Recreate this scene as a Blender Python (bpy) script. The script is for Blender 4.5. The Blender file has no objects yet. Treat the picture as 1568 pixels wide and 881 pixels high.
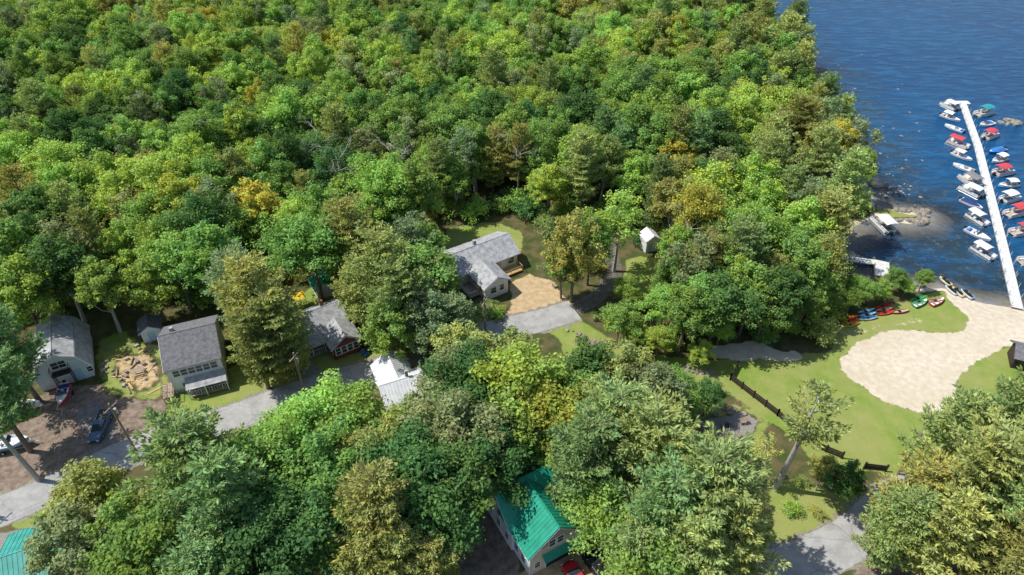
import bpy, math, random
import numpy as np
from mathutils import Vector, Matrix
random.seed(7)
scene = bpy.context.scene
# ------------------------------------------------------------------ survey
H, PITCH, F = 75.0, math.radians(40), 1045.0
SP, CP = math.sin(PITCH), math.cos(PITCH)
def P(u, v, z=0.0):
    """survey point of the aerial photograph -> world x,y on the level z"""
    a = (u-784)/F; b = (v-440.5)/F
    t = (z-H)/(-SP-b*CP)
    return (a*t, (CP-b*SP)*t)
WL = -0.45
cam = bpy.data.cameras.new("camera"); camo = bpy.data.objects.new("camera", cam)
scene.collection.objects.link(camo); camo.location = (0, 0, H)
camo.rotation_euler = (math.pi/2-PITCH, 0, 0)
cam.lens = 24; cam.sensor_width = 36; cam.clip_end = 12000; cam.clip_start = 0.5
scene.camera = camo
# ------------------------------------------------------------------ light
SUN_EL = math.radians(57); SX, SY = -0.985, 0.10
w = bpy.data.worlds.new("World"); scene.world = w; w.use_nodes = True
nt = w.node_tree; bg = nt.nodes["Background"]
sky = nt.nodes.new("ShaderNodeTexSky"); sky.sky_type = 'NISHITA'; sky.sun_disc = False
sky.sun_elevation = SUN_EL; sky.sun_rotation = math.atan2(SX, SY)
nt.links.new(sky.outputs[0], bg.inputs[0]); bg.inputs[1].default_value = 0.14
sl = bpy.data.lights.new("sun", 'SUN'); sl.energy = 5.0; sl.angle = math.radians(0.5); sl.color = (1, 0.95, 0.86)
so = bpy.data.objects.new("sun", sl); scene.collection.objects.link(so)
d = Vector((SX*math.cos(SUN_EL), SY*math.cos(SUN_EL), math.sin(SUN_EL)))
so.rotation_euler = d.to_track_quat('Z', 'Y').to_euler()
scene.view_settings.view_transform = 'Standard'; scene.view_settings.look = 'None'; scene.view_settings.exposure = 0
# ------------------------------------------------------------------ materials
def newmat(name):
    m = bpy.data.materials.new(name); m.use_nodes = True
    return m, m.node_tree, m.node_tree.nodes["Principled BSDF"]
def N(nt, t, **k):
    n = nt.nodes.new(t)
    for a, b in k.items(): setattr(n, a, b)
    return n
def mixc(nt, fac, c1, c2, mode='MIX'):
    n = N(nt, "ShaderNodeMix", data_type='RGBA', blend_type=mode)
    for i, s in ((0, fac), (6, c1), (7, c2)):
        if hasattr(s, 'links'): nt.links.new(s, n.inputs[i])
        elif isinstance(s, (tuple, list)): n.inputs[i].default_value = (*s[:3], 1)
        else: n.inputs[i].default_value = s
    return n.outputs[2]
def noi(nt, vec, scale, detail=3, rough=0.55):
    n = N(nt, "ShaderNodeTexNoise"); n.inputs["Scale"].default_value = scale
    n.inputs["Detail"].default_value = detail; n.inputs["Roughness"].default_value = rough
    nt.links.new(vec, n.inputs["Vector"]); return n.outputs[0]
def mth(nt, op, a, b=None, c=None):
    n = N(nt, "ShaderNodeMath", operation=op)
    for i, s in enumerate((a, b, c)):
        if s is None: continue
        if hasattr(s, 'links'): nt.links.new(s, n.inputs[i])
        else: n.inputs[i].default_value = s
    return n.outputs[0]
def mrange(nt, v, a, b, c=0, d=1, smooth=True):
    n = N(nt, "ShaderNodeMapRange"); n.interpolation_type = 'SMOOTHSTEP' if smooth else 'LINEAR'
    nt.links.new(v, n.inputs[0])
    for i, s in enumerate((a, b, c, d)): n.inputs[i+1].default_value = s
    return n.outputs[0]
def bump(nt, h, strength, dist, bs):
    n = N(nt, "ShaderNodeBump"); n.inputs["Strength"].default_value = strength
    n.inputs["Distance"].default_value = dist
    nt.links.new(h, n.inputs["Height"]); nt.links.new(n.outputs[0], bs.inputs["Normal"])
_mc = {}
def M(name, col, rough=0.7, var=0.25, scale=1.5, metal=0.0, stripes=None, spec=0.5):
    if name in _mc: return _mc[name]
    m, nt, bs = newmat(name)
    tc = N(nt, "ShaderNodeTexCoord").outputs["Object"]
    n1 = noi(nt, tc, scale, 5, 0.65)
    f = mrange(nt, n1, 0.3, 0.7)
    lo = tuple(c*(1-var) for c in col); hi = tuple(min(1, c*(1+var*0.6)) for c in col)
    c = mixc(nt, f, lo, hi)
    if stripes:
        ax, freq, amt = stripes
        sp = N(nt, "ShaderNodeSeparateXYZ"); nt.links.new(tc, sp.inputs[0])
        s = mth(nt, 'FRACT', mth(nt, 'MULTIPLY', sp.outputs[ax], freq))
        e = mrange(nt, s, 0.0, 0.2)
        c = mixc(nt, mth(nt, 'MULTIPLY', mth(nt, 'SUBTRACT', 1.0, e), amt), c, tuple(x*0.35 for x in col))
    nt.links.new(c, bs.inputs["Base Color"])
    bs.inputs["Roughness"].default_value = rough; bs.inputs["Metallic"].default_value = metal
    bs.inputs["Specular IOR Level"].default_value = spec
    bump(nt, noi(nt, tc, scale*8, 3), 0.2, 0.02, bs)
    _mc[name] = m; return m
WHITE = M("white_paint", (0.76, 0.77, 0.78), 0.5, 0.12, 2)
SIDW = M("white_siding", (0.78, 0.80, 0.83), 0.6, 0.1, 1, stripes=(2, 4.5, 0.3))
SIDC = M("cream_siding", (0.70, 0.64, 0.45), 0.6, 0.1, 1, stripes=(2, 4.5, 0.3))
SIDR = M("red_siding", (0.19, 0.035, 0.03), 0.7, 0.2, 1, stripes=(2, 4.5, 0.4))
SIDT = M("tan_siding", (0.58, 0.54, 0.46), 0.7, 0.12, 1, stripes=(2, 4.5, 0.3))
SIDB = M("pale_blue_siding", (0.60, 0.71, 0.77), 0.6, 0.1, 1, stripes=(2, 4.5, 0.3))
RDARK = M("dark_shingles", (0.17, 0.172, 0.19), 0.9, 0.35, 2.2, stripes=(1, 3.2, 0.3))
RLIGHT = M("weathered_shingles", (0.38, 0.39, 0.41), 0.9, 0.35, 1.3, stripes=(1, 3.2, 0.35))
RGREEN = M("green_metal_roof", (0.02, 0.30, 0.20), 0.38, 0.2, 0.8)
RTEAL = M("teal_metal_roof", (0.06, 0.36, 0.31), 0.4, 0.2, 0.8)
RWHITE = M("white_metal_roof", (0.72, 0.74, 0.77), 0.4, 0.12, 0.8)
GLASS = M("window_glass", (0.03, 0.045, 0.06), 0.08, 0.3, 3, spec=0.9)
WOOD = M("weathered_wood", (0.32, 0.26, 0.19), 0.85, 0.35, 3)
DWOOD = M("dark_wood", (0.04, 0.028, 0.022), 0.85, 0.35, 3)
YWOOD = M("new_lumber", (0.55, 0.38, 0.17), 0.8, 0.25, 3)
CONC = M("concrete", (0.38, 0.37, 0.35), 0.9, 0.2, 2)
METAL = M("aluminium", (0.6, 0.62, 0.64), 0.35, 0.1, 2, metal=0.7)
RUBBER = M("tyre_rubber", (0.015, 0.015, 0.016), 0.8, 0.2, 6)
ROCK = M("granite_rock", (0.28, 0.25, 0.21), 0.9, 0.4, 1.2)
DOCKM = M("dock_decking", (0.66, 0.66, 0.64), 0.7, 0.15, 1.5)
BLACK = M("black_trim", (0.02, 0.02, 0.022), 0.5, 0.2, 3)
def paint(name, c, r=0.35): return M(name, c, r, 0.1, 1.5)
C_RED = paint("red_gelcoat", (0.50, 0.025, 0.03)); C_BLUE = paint("blue_gelcoat", (0.02, 0.16, 0.42))
C_TEAL = paint("teal_canvas", (0.02, 0.28, 0.30), 0.8); C_NAVY = paint("navy_canvas", (0.015, 0.04, 0.16), 0.8)
C_ORANGE = paint("orange_plastic", (0.70, 0.16, 0.02)); C_YEL = paint("yellow_plastic", (0.72, 0.48, 0.03))
C_GREEN = paint("green_plastic", (0.03, 0.35, 0.08)); C_RCAN = paint("red_canvas", (0.55, 0.06, 0.08), 0.8)
C_BCAN = paint("blue_canvas", (0.03, 0.18, 0.5), 0.8); C_GRC = paint("grey_canvas", (0.2, 0.2, 0.2), 0.8)
C_TANC = paint("tan_canvas", (0.45, 0.38, 0.28), 0.8); C_WHG = paint("white_gelcoat", (0.78, 0.79, 0.8))
C_LBL = paint("pale_blue_paint", (0.35, 0.55, 0.68))

def leafmat(name, trans=0.4):
    m, nt, bs = newmat(name)
    nt.nodes.remove(bs); df = N(nt, "ShaderNodeBsdfDiffuse")
    oi = N(nt, "ShaderNodeObjectInfo")
    lv = N(nt, "ShaderNodeAttribute", attribute_name="lv").outputs["Fac"]
    cv = N(nt, "ShaderNodeAttribute", attribute_name="cv").outputs["Fac"]
    k = mrange(nt, lv, 0, 1, 0.55, 1.42, False)
    hs = N(nt, "ShaderNodeHueSaturation")
    nt.links.new(mrange(nt, cv, 0, 1, 0.478, 0.510, False), hs.inputs["Hue"])
    nt.links.new(mrange(nt, cv, 0, 1, 1.02, 0.90, False), hs.inputs["Saturation"])
    nt.links.new(k, hs.inputs["Value"]); nt.links.new(oi.outputs["Color"], hs.inputs["Color"])
    c = hs.outputs[0]
    nt.links.new(c, df.inputs["Color"])
    tr = N(nt, "ShaderNodeBsdfTranslucent")
    nt.links.new(mixc(nt, 1.0, c, (1.35, 1.25, 0.65), 'MULTIPLY'), tr.inputs[0])
    mx = N(nt, "ShaderNodeMixShader"); mx.inputs[0].default_value = trans
    nt.links.new(df.outputs[0], mx.inputs[1]); nt.links.new(tr.outputs[0], mx.inputs[2])
    nt.links.new(mx.outputs[0], nt.nodes["Material Output"].inputs[0])
    return m
LEAF = leafmat("foliage_leaves", 0.38); NEEDLE = leafmat("foliage_needles", 0.28)
BARK = M("bark", (0.19, 0.15, 0.115), 0.95, 0.4, 3)
BARKP = M("pale_bark", (0.42, 0.39, 0.35), 0.95, 0.3, 3)

# ------------------------------------------------------------------ mesh builder
class MB:
    def __init__(s): s.v = []; s.f = []; s.m = []; s.mats = []
    def add(s, vs, fs, mat):
        if mat not in s.mats: s.mats.append(mat)
        i = s.mats.index(mat); o = len(s.v)
        s.v += [tuple(x) for x in vs]; s.f += [tuple(o+j for j in f) for f in fs]; s.m += [i]*len(fs)
    def box(s, x0, x1, y0, y1, z0, z1, mat, T=None):
        vs = [Vector((x, y, z)) for z in (z0, z1) for x, y in ((x0, y0), (x1, y0), (x1, y1), (x0, y1))]
        if T is not None: vs = [T @ q for q in vs]
        s.add(vs, [(3, 2, 1, 0), (4, 5, 6, 7), (0, 1, 5, 4), (1, 2, 6, 5), (2, 3, 7, 6), (3, 0, 4, 7)], mat)
    def slab(s, q, t0, t1, mat):
        q = [Vector(a) for a in q]; n = (q[1]-q[0]).cross(q[2]-q[0]).normalized()
        if n.z < 0: n = -n
        k = len(q)
        vs = [a+n*t0 for a in q]+[a+n*t1 for a in q]
        s.add(vs, [tuple(range(k))[::-1], tuple(range(k, 2*k))]+[(i, (i+1) % k, k+(i+1) % k, k+i) for i in range(k)], mat)
    def extr(s, prof, axis, a, b, mat):
        k = len(prof)
        def mk(p, e): return (e, p[0], p[1]) if axis == 0 else (p[0], e, p[1])
        vs = [mk(p, a) for p in prof]+[mk(p, b) for p in prof]
        s.add(vs, [tuple(range(k)), tuple(range(k, 2*k))[::-1]]+[(i, k+i, k+(i+1) % k, (i+1) % k) for i in range(k)], mat)
    def tube(s, pts, rad, mat, n=6, cap=True):
        vs = []; fs = []; pts = [Vector(p) for p in pts]
        for i, p in enumerate(pts):
            d = (pts[min(i+1, len(pts)-1)]-pts[max(i-1, 0)])
            if d.length < 1e-6: d = Vector((0, 0, 1))
            d.normalize()
            a = d.cross(Vector((0.31, 0.95, 0.05) if abs(d.z) > .5 else (0, 0, 1))).normalized(); b = d.cross(a)
            r = rad[i] if isinstance(rad, (list, tuple)) else rad
            for k in range(n):
                t = 2*math.pi*k/n; vs.append(p+a*math.cos(t)*r+b*math.sin(t)*r)
        for i in range(len(pts)-1):
            for k in range(n): fs.append((i*n+k, i*n+(k+1) % n, (i+1)*n+(k+1) % n, (i+1)*n+k))
        if cap: fs += [tuple(range(n))[::-1], tuple(range((len(pts)-1)*n, len(pts)*n))]
        s.add(vs, fs, mat)
    def loft(s, secs, mat, cap=True):
        n = len(secs[0]); vs = [p for q in secs for p in q]; fs = []
        for i in range(len(secs)-1):
            for k in range(n): fs.append((i*n+k, i*n+(k+1) % n, (i+1)*n+(k+1) % n, (i+1)*n+k))
        if cap: fs += [tuple(range(n))[::-1], tuple(range((len(secs)-1)*n, len(secs)*n))]
        s.add(vs, fs, mat)
    def rock(s, c, r, mat, sq=0.6):
        rr = random.random
        vs = [(0, 0, 1)]+[(math.cos(t)*k, math.sin(t)*k, z) for z, k, o in ((.55, .8, 0), (-.3, 1, .4)) for t in [o+i*math.pi/3 for i in range(6)]]+[(0, 0, -1)]
        A = rr()*6; sx = .7+rr()*.6
        q = []
        for x, y, z in vs:
            j = .75+rr()*.5; x *= r*j*sx; y *= r*j; z *= r*j*sq
            q.append((c[0]+x*math.cos(A)-y*math.sin(A), c[1]+x*math.sin(A)+y*math.cos(A), c[2]+z))
        fs = [(0, 1+i, 1+(i+1) % 6) for i in range(6)]+[(1+i, 7+i, 7+(i+1) % 6, 1+(i+1) % 6) for i in range(6)]+[(13, 7+(i+1) % 6, 7+i) for i in range(6)]
        s.add(q, fs, mat)
    def mesh(s, name):
        me = bpy.data.meshes.new(name); me.from_pydata(s.v, [], s.f)
        for m in s.mats: me.materials.append(m)
        me.polygons.foreach_set("material_index", s.m); me.update(); return me
    def obj(s, name, parent=None, loc=(0, 0, 0), rot=0.0):
        o = bpy.data.objects.new(name, s.mesh(name)); scene.collection.objects.link(o)
        o.location = loc; o.rotation_euler[2] = rot
        if parent is not None: o.parent = parent
        return o
def empty(name, loc=(0, 0, 0), rot=0.0):
    o = bpy.data.objects.new(name, None); scene.collection.objects.link(o)
    o.location = loc; o.rotation_euler[2] = rot; o.empty_display_size = 0.5; return o

# ------------------------------------------------------------------ ground
lake_px = [(1112, 30), (1176, 62), (1234, 108), (1264, 180), (1297, 240), (1334, 298), (1342, 314),
           (1385, 320), (1420, 325), (1420, 337), (1380, 337), (1340, 331), (1310, 345), (1285, 372), (1268, 400),
           (1290, 416), (1340, 424), (1400, 436), (1440, 438), (1480, 452), (1520, 463), (1568, 470), (1720, 482), (1950, 470)]
LAKE = [P(*q) for q in lake_px]
LAKE = LAKE+[(600, 60), (3500, 0), (3500, 4000), (-300, 4000), (-100, 700), (-5, 310), (45, 246)]
LAKE = np.array(LAKE)
def pip(X, Y, poly):
    ins = np.zeros(X.shape, bool); n = len(poly)
    for i in range(n):
        x0, y0 = poly[i]; x1, y1 = poly[(i+1) % n]
        if y0 == y1: continue
        c = ((y0 > Y) != (y1 > Y)) & (X < (x1-x0)*(Y-y0)/(y1-y0)+x0)
        ins ^= c
    return ins
def pdist(X, Y, poly, closed=True):
    D = np.full(X.shape, 1e9); n = len(poly)
    for i in range(n if closed else n-1):
        x0, y0 = poly[i]; x1, y1 = poly[(i+1) % n]
        dx, dy = x1-x0, y1-y0; L = dx*dx+dy*dy+1e-9
        t = np.clip(((X-x0)*dx+(Y-y0)*dy)/L, 0, 1)
        D = np.minimum(D, np.hypot(X-x0-t*dx, Y-y0-t*dy))
    return D
def wob(X, Y, s=1.0):
    return (np.sin(X*.61*s+1.3*np.sin(Y*.37*s))+np.sin(Y*.83*s+1.7*np.sin(X*.29*s+2))+.6*np.sin((X+Y)*1.7*s))/2.6
def sd_land(X, Y):
    Xw = X+wob(X, Y, .8)*.8; Yw = Y+wob(Y, X, .8)*.8
    D = pdist(Xw, Yw, LAKE); return np.where(pip(Xw, Yw, LAKE), -D, D)
xs = np.concatenate([[-4000, -2000, -1000, -600, -400, -300], np.arange(-240, -80, 3), np.arange(-80, 125, .5), np.arange(125, 260, 3), [300, 400, 600, 1000, 2000, 4000]])
ys = np.concatenate([[-1500, -500, -150, -50, -15], np.arange(0, 26, 2), np.arange(26, 175, .5), np.arange(175, 345, 3), [360, 420, 500, 700, 1000, 2000, 4000]])
def grid_mesh(name, xs, ys, Z, attrs, mat, keep=None):
    nx, ny = len(xs), len(ys)
    X, Y = np.meshgrid(xs, ys)
    co = np.stack([X, Y, Z], -1).reshape(-1, 3).astype(np.float32)
    i = (np.arange(ny-1)[:, None]*nx+np.arange(nx-1)[None]).reshape(-1)
    q = np.stack([i, i+1, i+1+nx, i+nx], -1)
    if keep is not None: q = q[keep.reshape(-1)]
    me = bpy.data.meshes.new(name); me.vertices.add(len(co)); me.vertices.foreach_set("co", co.ravel())
    me.loops.add(q.size); me.loops.foreach_set("vertex_index", q.ravel().astype(np.int32))
    me.polygons.add(len(q)); me.polygons.foreach_set("loop_start", np.arange(0, q.size, 4, dtype=np.int32))
    me.polygons.foreach_set("loop_total", np.full(len(q), 4, np.int32))
    for k, a in attrs.items():
        at = me.attributes.new(k, 'FLOAT', 'POINT'); at.data.foreach_set("value", a.reshape(-1).astype(np.float32))
    me.polygons.foreach_set("use_smooth", np.ones(len(q), bool))
    me.materials.append(mat); me.update(calc_edges=True); me.validate()
    o = bpy.data.objects.new(name, me); scene.collection.objects.link(o); return o
X, Y = np.meshgrid(xs, ys)
SD = sd_land(X, Y)
Z = np.where(SD > 4, 0, np.where(SD > 0, WL*(1-SD/4)**1.0, np.maximum(-5, WL+SD*.16)))
Z = Z+np.where(SD < -1, wob(X, Y, 1.3)*.12, 0)
mk = {k: np.zeros(X.shape) for k in ("grass", "sand", "dirt", "tan", "gravel")}
Xw = X+wob(X, Y)*.7; Yw = Y+wob(Y, X)*.7
def region(kind, pts, val=1.0, clear=True):
    poly = [P(*q) for q in pts]; ins = pip(Xw, Yw, poly)
    if clear:
        for k in mk: mk[k][ins] = 0
    mk[kind][ins] = val
region("grass", [(1080, 560), (1150, 540), (1215, 545), (1262, 540), (1278, 505), (1310, 490), (1400, 455), (1440, 446), (1600, 470), (1640, 520), (1640, 600), (1500, 640), (1440, 700), (1380, 725), (1300, 725), (1240, 700), (1190, 655), (1120, 600)])
region("grass", [(835, 502), (880, 490), (930, 515), (1000, 545), (1060, 545), (1100, 560), (1110, 600), (1060, 600), (1000, 580), (930, 565), (870, 550)])
region("grass", [(668, 385), (686, 352), (745, 340), (800, 352), (800, 385), (775, 400), (690, 415)], 1.2)
region("grass", [(250, 605), (345, 570), (380, 550), (460, 555), (460, 592), (380, 625), (330, 640), (262, 640)])
region("grass", [(430, 545), (470, 520), (560, 545), (645, 520), (655, 532), (500, 578), (450, 592)])
region("grass", [(425, 490), (440, 460), (490, 435), (520, 450), (510, 480), (460, 520), (430, 530)])
region("grass", [(955, 400), (1015, 392), (1020, 440), (985, 470), (950, 460)])
region("grass", [(1160, 305), (1230, 285), (1240, 335), (1175, 340)])
region("grass", [(1180, 725), (1330, 765), (1318, 800), (1250, 830), (1170, 850)], .8)
region("grass", [(15, 795), (95, 765), (85, 800), (20, 812)])
region("grass", [(1060, 615), (1130, 620), (1180, 655), (1160, 690), (1120, 700), (1060, 700), (1040, 640)], .75)
region("grass", [(735, 475), (775, 465), (785, 492), (745, 505)], .8)
region("grass", [(1340, 310), (1400, 319), (1405, 331), (1340, 330)])
region("sand", [(1285, 550), (1320, 522), (1385, 503), (1440, 512), (1478, 508), (1488, 488), (1462, 470), (1455, 450), (1480, 440), (1568, 458), (1720, 470), (1720, 540), (1600, 522), (1540, 530), (1495, 550), (1470, 585), (1465, 618), (1425, 634), (1350, 612), (1300, 585)])
region("sand", [(1278, 508), (1330, 500), (1400, 488), (1450, 492), (1450, 500), (1380, 500), (1330, 512), (1280, 522)], .42, False)
region("grass", [(1455, 487), (1478, 487), (1476, 497), (1458, 497)], .8)
region("sand", [(1088, 531), (1130, 523), (1222, 538), (1226, 550), (1150, 549), (1090, 549)], 1.3)
region("dirt", [(-60, 700), (50, 605), (150, 590), (240, 585), (255, 625), (235, 680), (100, 745), (-60, 790)])
region("grass", [(145, 545), (150, 520), (180, 508), (245, 528), (262, 590), (245, 612), (165, 606)], .65)
region("tan", [(185, 545), (230, 540), (245, 580), (215, 596), (180, 580)], .62)
region("dirt", [(690, 830), (745, 775), (800, 800), (800, 900), (690, 900)])
region("dirt", [(1290, 900), (1360, 825), (1600, 840), (1600, 950), (1290, 950)])
region("tan", [(782, 440), (815, 415), (850, 438), (876, 466), (850, 478), (785, 494), (772, 482), (785, 465)])
region("tan", [(790, 885), (880, 835), (935, 875), (950, 920), (790, 920)])
region("gravel", [(1068, 652), (1130, 630), (1165, 650), (1135, 682), (1078, 684)])
region("gravel", [(450, 560), (488, 552), (505, 580), (468, 592)])
region("gravel", [(-60, 815), (60, 805), (110, 790), (100, 900), (-60, 900)])
mk["sand"] = np.maximum(mk["sand"], np.where((SD < 1.2) & (SD > -5), .7, 0)*np.where((X > 55), 1, .6))
def blur(a):
    b = a.copy(); b[1:-1, 1:-1] = (a[1:-1, 1:-1]*2+a[:-2, 1:-1]+a[2:, 1:-1]+a[1:-1, :-2]+a[1:-1, 2:])/6; return b
for k in mk: mk[k] = blur(blur(mk[k]))
mk["bed"] = np.clip(-SD/6, 0, 1)
gm, nt, bs = newmat("ground")
pos = N(nt, "ShaderNodeNewGeometry").outputs["Position"]
nA = noi(nt, pos, .12, 4); nB = noi(nt, pos, 1.1, 5, .65); nC = noi(nt, pos, 7, 4, .7); nD = noi(nt, pos, .45, 4, .6)
def at(k): return N(nt, "ShaderNodeAttribute", attribute_name=k).outputs["Fac"]
def fac(k):
    j = mth(nt, 'ADD', at(k), mth(nt, 'MULTIPLY', mth(nt, 'SUBTRACT', nB, .5), .9))
    return mrange(nt, j, .35, .62)
sB = mrange(nt, nB, .3, .7); sC = mrange(nt, nC, .3, .7); sA = mrange(nt, nA, .38, .62); sD = mrange(nt, nD, .35, .65)
col = mixc(nt, sD, (0.05, 0.07, 0.02), (0.16, 0.11, 0.065))
col = mixc(nt, mth(nt, 'MULTIPLY', sC, .5), col, (0.07, 0.11, 0.03))
g = mixc(nt, sD, (0.19, 0.29, 0.05), (0.28, 0.33, 0.085)); g = mixc(nt, mth(nt, 'MULTIPLY', sA, .55), g, (0.36, 0.34, 0.14))
g = mixc(nt, mth(nt, 'MULTIPLY', sC, .4), g, (0.11, 0.17, 0.03))
g = mixc(nt, mth(nt, 'MULTIPLY', mrange(nt, nB, .55, .75), .35), g, (0.38, 0.35, 0.17))
col = mixc(nt, fac("grass"), col, g)
dd = mixc(nt, sB, (0.15, 0.11, 0.085), (0.30, 0.24, 0.19)); col = mixc(nt, fac("dirt"), col, dd)
tt = mixc(nt, sB, (0.42, 0.30, 0.17), (0.60, 0.47, 0.30)); tt = mixc(nt, mth(nt, 'MULTIPLY', sC, .4), tt, (.3, .2, .1)); col = mixc(nt, fac("tan"), col, tt)
gr = mixc(nt, sC, (0.17, 0.16, 0.15), (0.36, 0.34, 0.31)); col = mixc(nt, fac("gravel"), col, gr)
sn = mixc(nt, sB, (0.56, 0.48, 0.37), (0.72, 0.65, 0.54)); sn = mixc(nt, mth(nt, 'MULTIPLY', sA, .4), sn, (0.50, 0.44, 0.31)); sn = mixc(nt, mth(nt, 'MULTIPLY', sC, .2), sn, (.40, .34, .26)); col = mixc(nt, fac("sand"), col, sn)
bd = mixc(nt, sB, (0.045, 0.038, 0.022), (0.22, 0.18, 0.12)); col = mixc(nt, at("bed"), col, bd)
nt.links.new(col, bs.inputs["Base Color"]); bs.inputs["Roughness"].default_value = .95; bs.inputs["Specular IOR Level"].default_value = .15
bump(nt, nC, .5, .12, bs)
grid_mesh("ground", xs, ys, Z, mk, gm)

# ------------------------------------------------------------------ water
wx = np.concatenate([np.arange(20, 220, 2.0), [240, 300, 400, 600, 1000, 2000, 4000]]); wx = np.concatenate([[-400, -200, -100, -50, 0], wx])
wy = np.concatenate([np.arange(60, 330, 2.0), [340, 400, 500, 700, 1000, 2000, 4000]])
WX, WY = np.meshgrid(wx, wy); WSD = sd_land(WX, WY)
keepv = WSD < 6; kf = keepv[:-1, :-1] | keepv[1:, :-1] | keepv[:-1, 1:] | keepv[1:, 1:]
wm, nt, bs = newmat("lake_water")
pos = N(nt, "ShaderNodeNewGeometry").outputs["Position"]
mp = N(nt, "ShaderNodeMapping"); nt.links.new(pos, mp.inputs[0]); mp.inputs["Scale"].default_value = (.36, 1.0, 1); mp.inputs["Rotation"].default_value = (0, 0, .12)
dp = N(nt, "ShaderNodeAttribute", attribute_name="off").outputs["Fac"]
n1 = noi(nt, mp.outputs[0], .5, 5, .65); n2 = noi(nt, mp.outputs[0], 2.2, 3, .6); n3 = noi(nt, pos, .13, 5, .65); n4 = noi(nt, pos, .025, 3); n5 = noi(nt, pos, .9, 5, .75)
dj = mth(nt, 'ADD', dp, mth(nt, 'MULTIPLY', mth(nt, 'SUBTRACT', n3, .5), 34))
c = mixc(nt, mrange(nt, n5, .52, .66), (0.025, 0.045, 0.052), (0.12, 0.12, 0.10))
c = mixc(nt, mrange(nt, dj, 1, 22), c, (0.004, 0.066, 0.175))
c = mixc(nt, mth(nt, 'MULTIPLY', mrange(nt, n4, .35, .65), .5), c, (0.002, 0.042, 0.135))
c = mixc(nt, mth(nt, 'MULTIPLY', mrange(nt, n1, .46, .66), .55), c, (0.012, 0.125, 0.285))
nt.links.new(c, bs.inputs["Base Color"]); bs.inputs["Roughness"].default_value = .13; bs.inputs["IOR"].default_value = 1.33
bs.inputs["Specular IOR Level"].default_value = .36
nt.links.new(mrange(nt, dp, 0, 10, .4, 1.0), bs.inputs["Alpha"])
hh = mth(nt, 'ADD', n1, mth(nt, 'MULTIPLY', n2, .35)); bump(nt, hh, .8, .6, bs)
grid_mesh("lake_water", wx, wy, np.full(WX.shape, WL), {"off": np.clip(-WSD, 0, 200)}, wm, kf)

# ------------------------------------------------------------------ roads
def catmull(pts, n=8):
    pts = [Vector((*p, 0)) for p in pts]; pts = [pts[0]*2-pts[1]]+pts+[pts[-1]*2-pts[-2]]; out = []
    for i in range(1, len(pts)-2):
        p0, p1, p2, p3 = pts[i-1:i+3]
        for k in range(n):
            t = k/n
            out.append(.5*((2*p1)+(p2-p0)*t+(2*p0-5*p1+4*p2-p3)*t*t+(3*p1-p0-3*p2+p3)*t**3))
    out.append(pts[-2]); return out
am, nt, bs = newmat("old_asphalt")
pos = N(nt, "ShaderNodeNewGeometry").outputs["Position"]
a1 = noi(nt, pos, .5, 5, .7); a2 = noi(nt, pos, 6, 4, .7)
c = mixc(nt, mrange(nt, a1, .35, .65), (0.30, 0.30, 0.30), (0.41, 0.405, 0.395)); c = mixc(nt, mth(nt, 'MULTIPLY', mrange(nt, a2, .4, .7), .3), c, (.19, .185, .18))
vo = N(nt, "ShaderNodeTexVoronoi", feature='DISTANCE_TO_EDGE'); vo.inputs["Scale"].default_value = .22
dv = N(nt, "ShaderNodeVectorMath", operation='ADD'); nt.links.new(pos, dv.inputs[0])
nn = N(nt, "ShaderNodeTexNoise"); nn.inputs["Scale"].default_value = .8; nt.links.new(pos, nn.inputs["Vector"]); nt.links.new(nn.outputs[1], dv.inputs[1]); nt.links.new(dv.outputs[0], vo.inputs["Vector"])
c = mixc(nt, mrange(nt, vo.outputs["Distance"], .0, .016, .45, 0), c, (.12, .12, .12))
nt.links.new(c, bs.inputs["Base Color"]); bs.inputs["Roughness"].default_value = .92
def strip(mb, pts, wd, z, mat, jit=.0):
    pl = catmull(pts, 10); vs = []; n = len(pl)
    for i, p in enumerate(pl):
        d = (pl[min(i+1, n-1)]-pl[max(i-1, 0)]).normalized(); s = Vector((-d.y, d.x, 0))
        a = wd/2+random.uniform(-jit, jit); b = wd/2+random.uniform(-jit, jit)
        vs += [p+s*a+Vector((0, 0, z)), p-s*b+Vector((0, 0, z))]
    mb.add(vs, [(2*i+1, 2*i+3, 2*i+2, 2*i) for i in range(n-1)], mat)
road_px = [(-120, 830), (0, 783), (95, 742), (170, 704), (250, 672), (345, 643), (430, 612), (500, 588), (580, 567), (650, 545), (740, 512), (830, 490), (880, 475), (920, 450), (938, 420), (936, 395), (928, 372)]
ROAD1 = [P(*q) for q in road_px]
ROAD2 = [P(*q) for q in [(1100, 930), (1170, 885), (1250, 852), (1310, 820), (1350, 785), (1380, 760), (1450, 735)]]
mats = M("road_shoulder_gravel", (0.26, 0.24, 0.19), .95, .4, 3)
mb = MB()
strip(mb, ROAD1[:13], 5.8, .006, mats, .35); strip(mb, ROAD1[:13], 4.9, .014, am, .07); strip(mb, ROAD1[12:], 2.9, .018, M("woods_lane", (0.13, 0.12, 0.10), .9, .35, 1), .2); mb.obj("road")
mb = MB(); strip(mb, ROAD2, 6.1, .006, mats, .35); strip(mb, ROAD2, 5.2, .014, am, .07); mb.obj("road")
mb = MB(); strip(mb, [P(*q) for q in [(120, 735), (160, 690), (150, 650), (130, 620)]], 3.2, .010, M("driveway_asphalt", (0.19, 0.18, 0.17), .9, .35, 1), .3); mb.obj("driveway")

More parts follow.
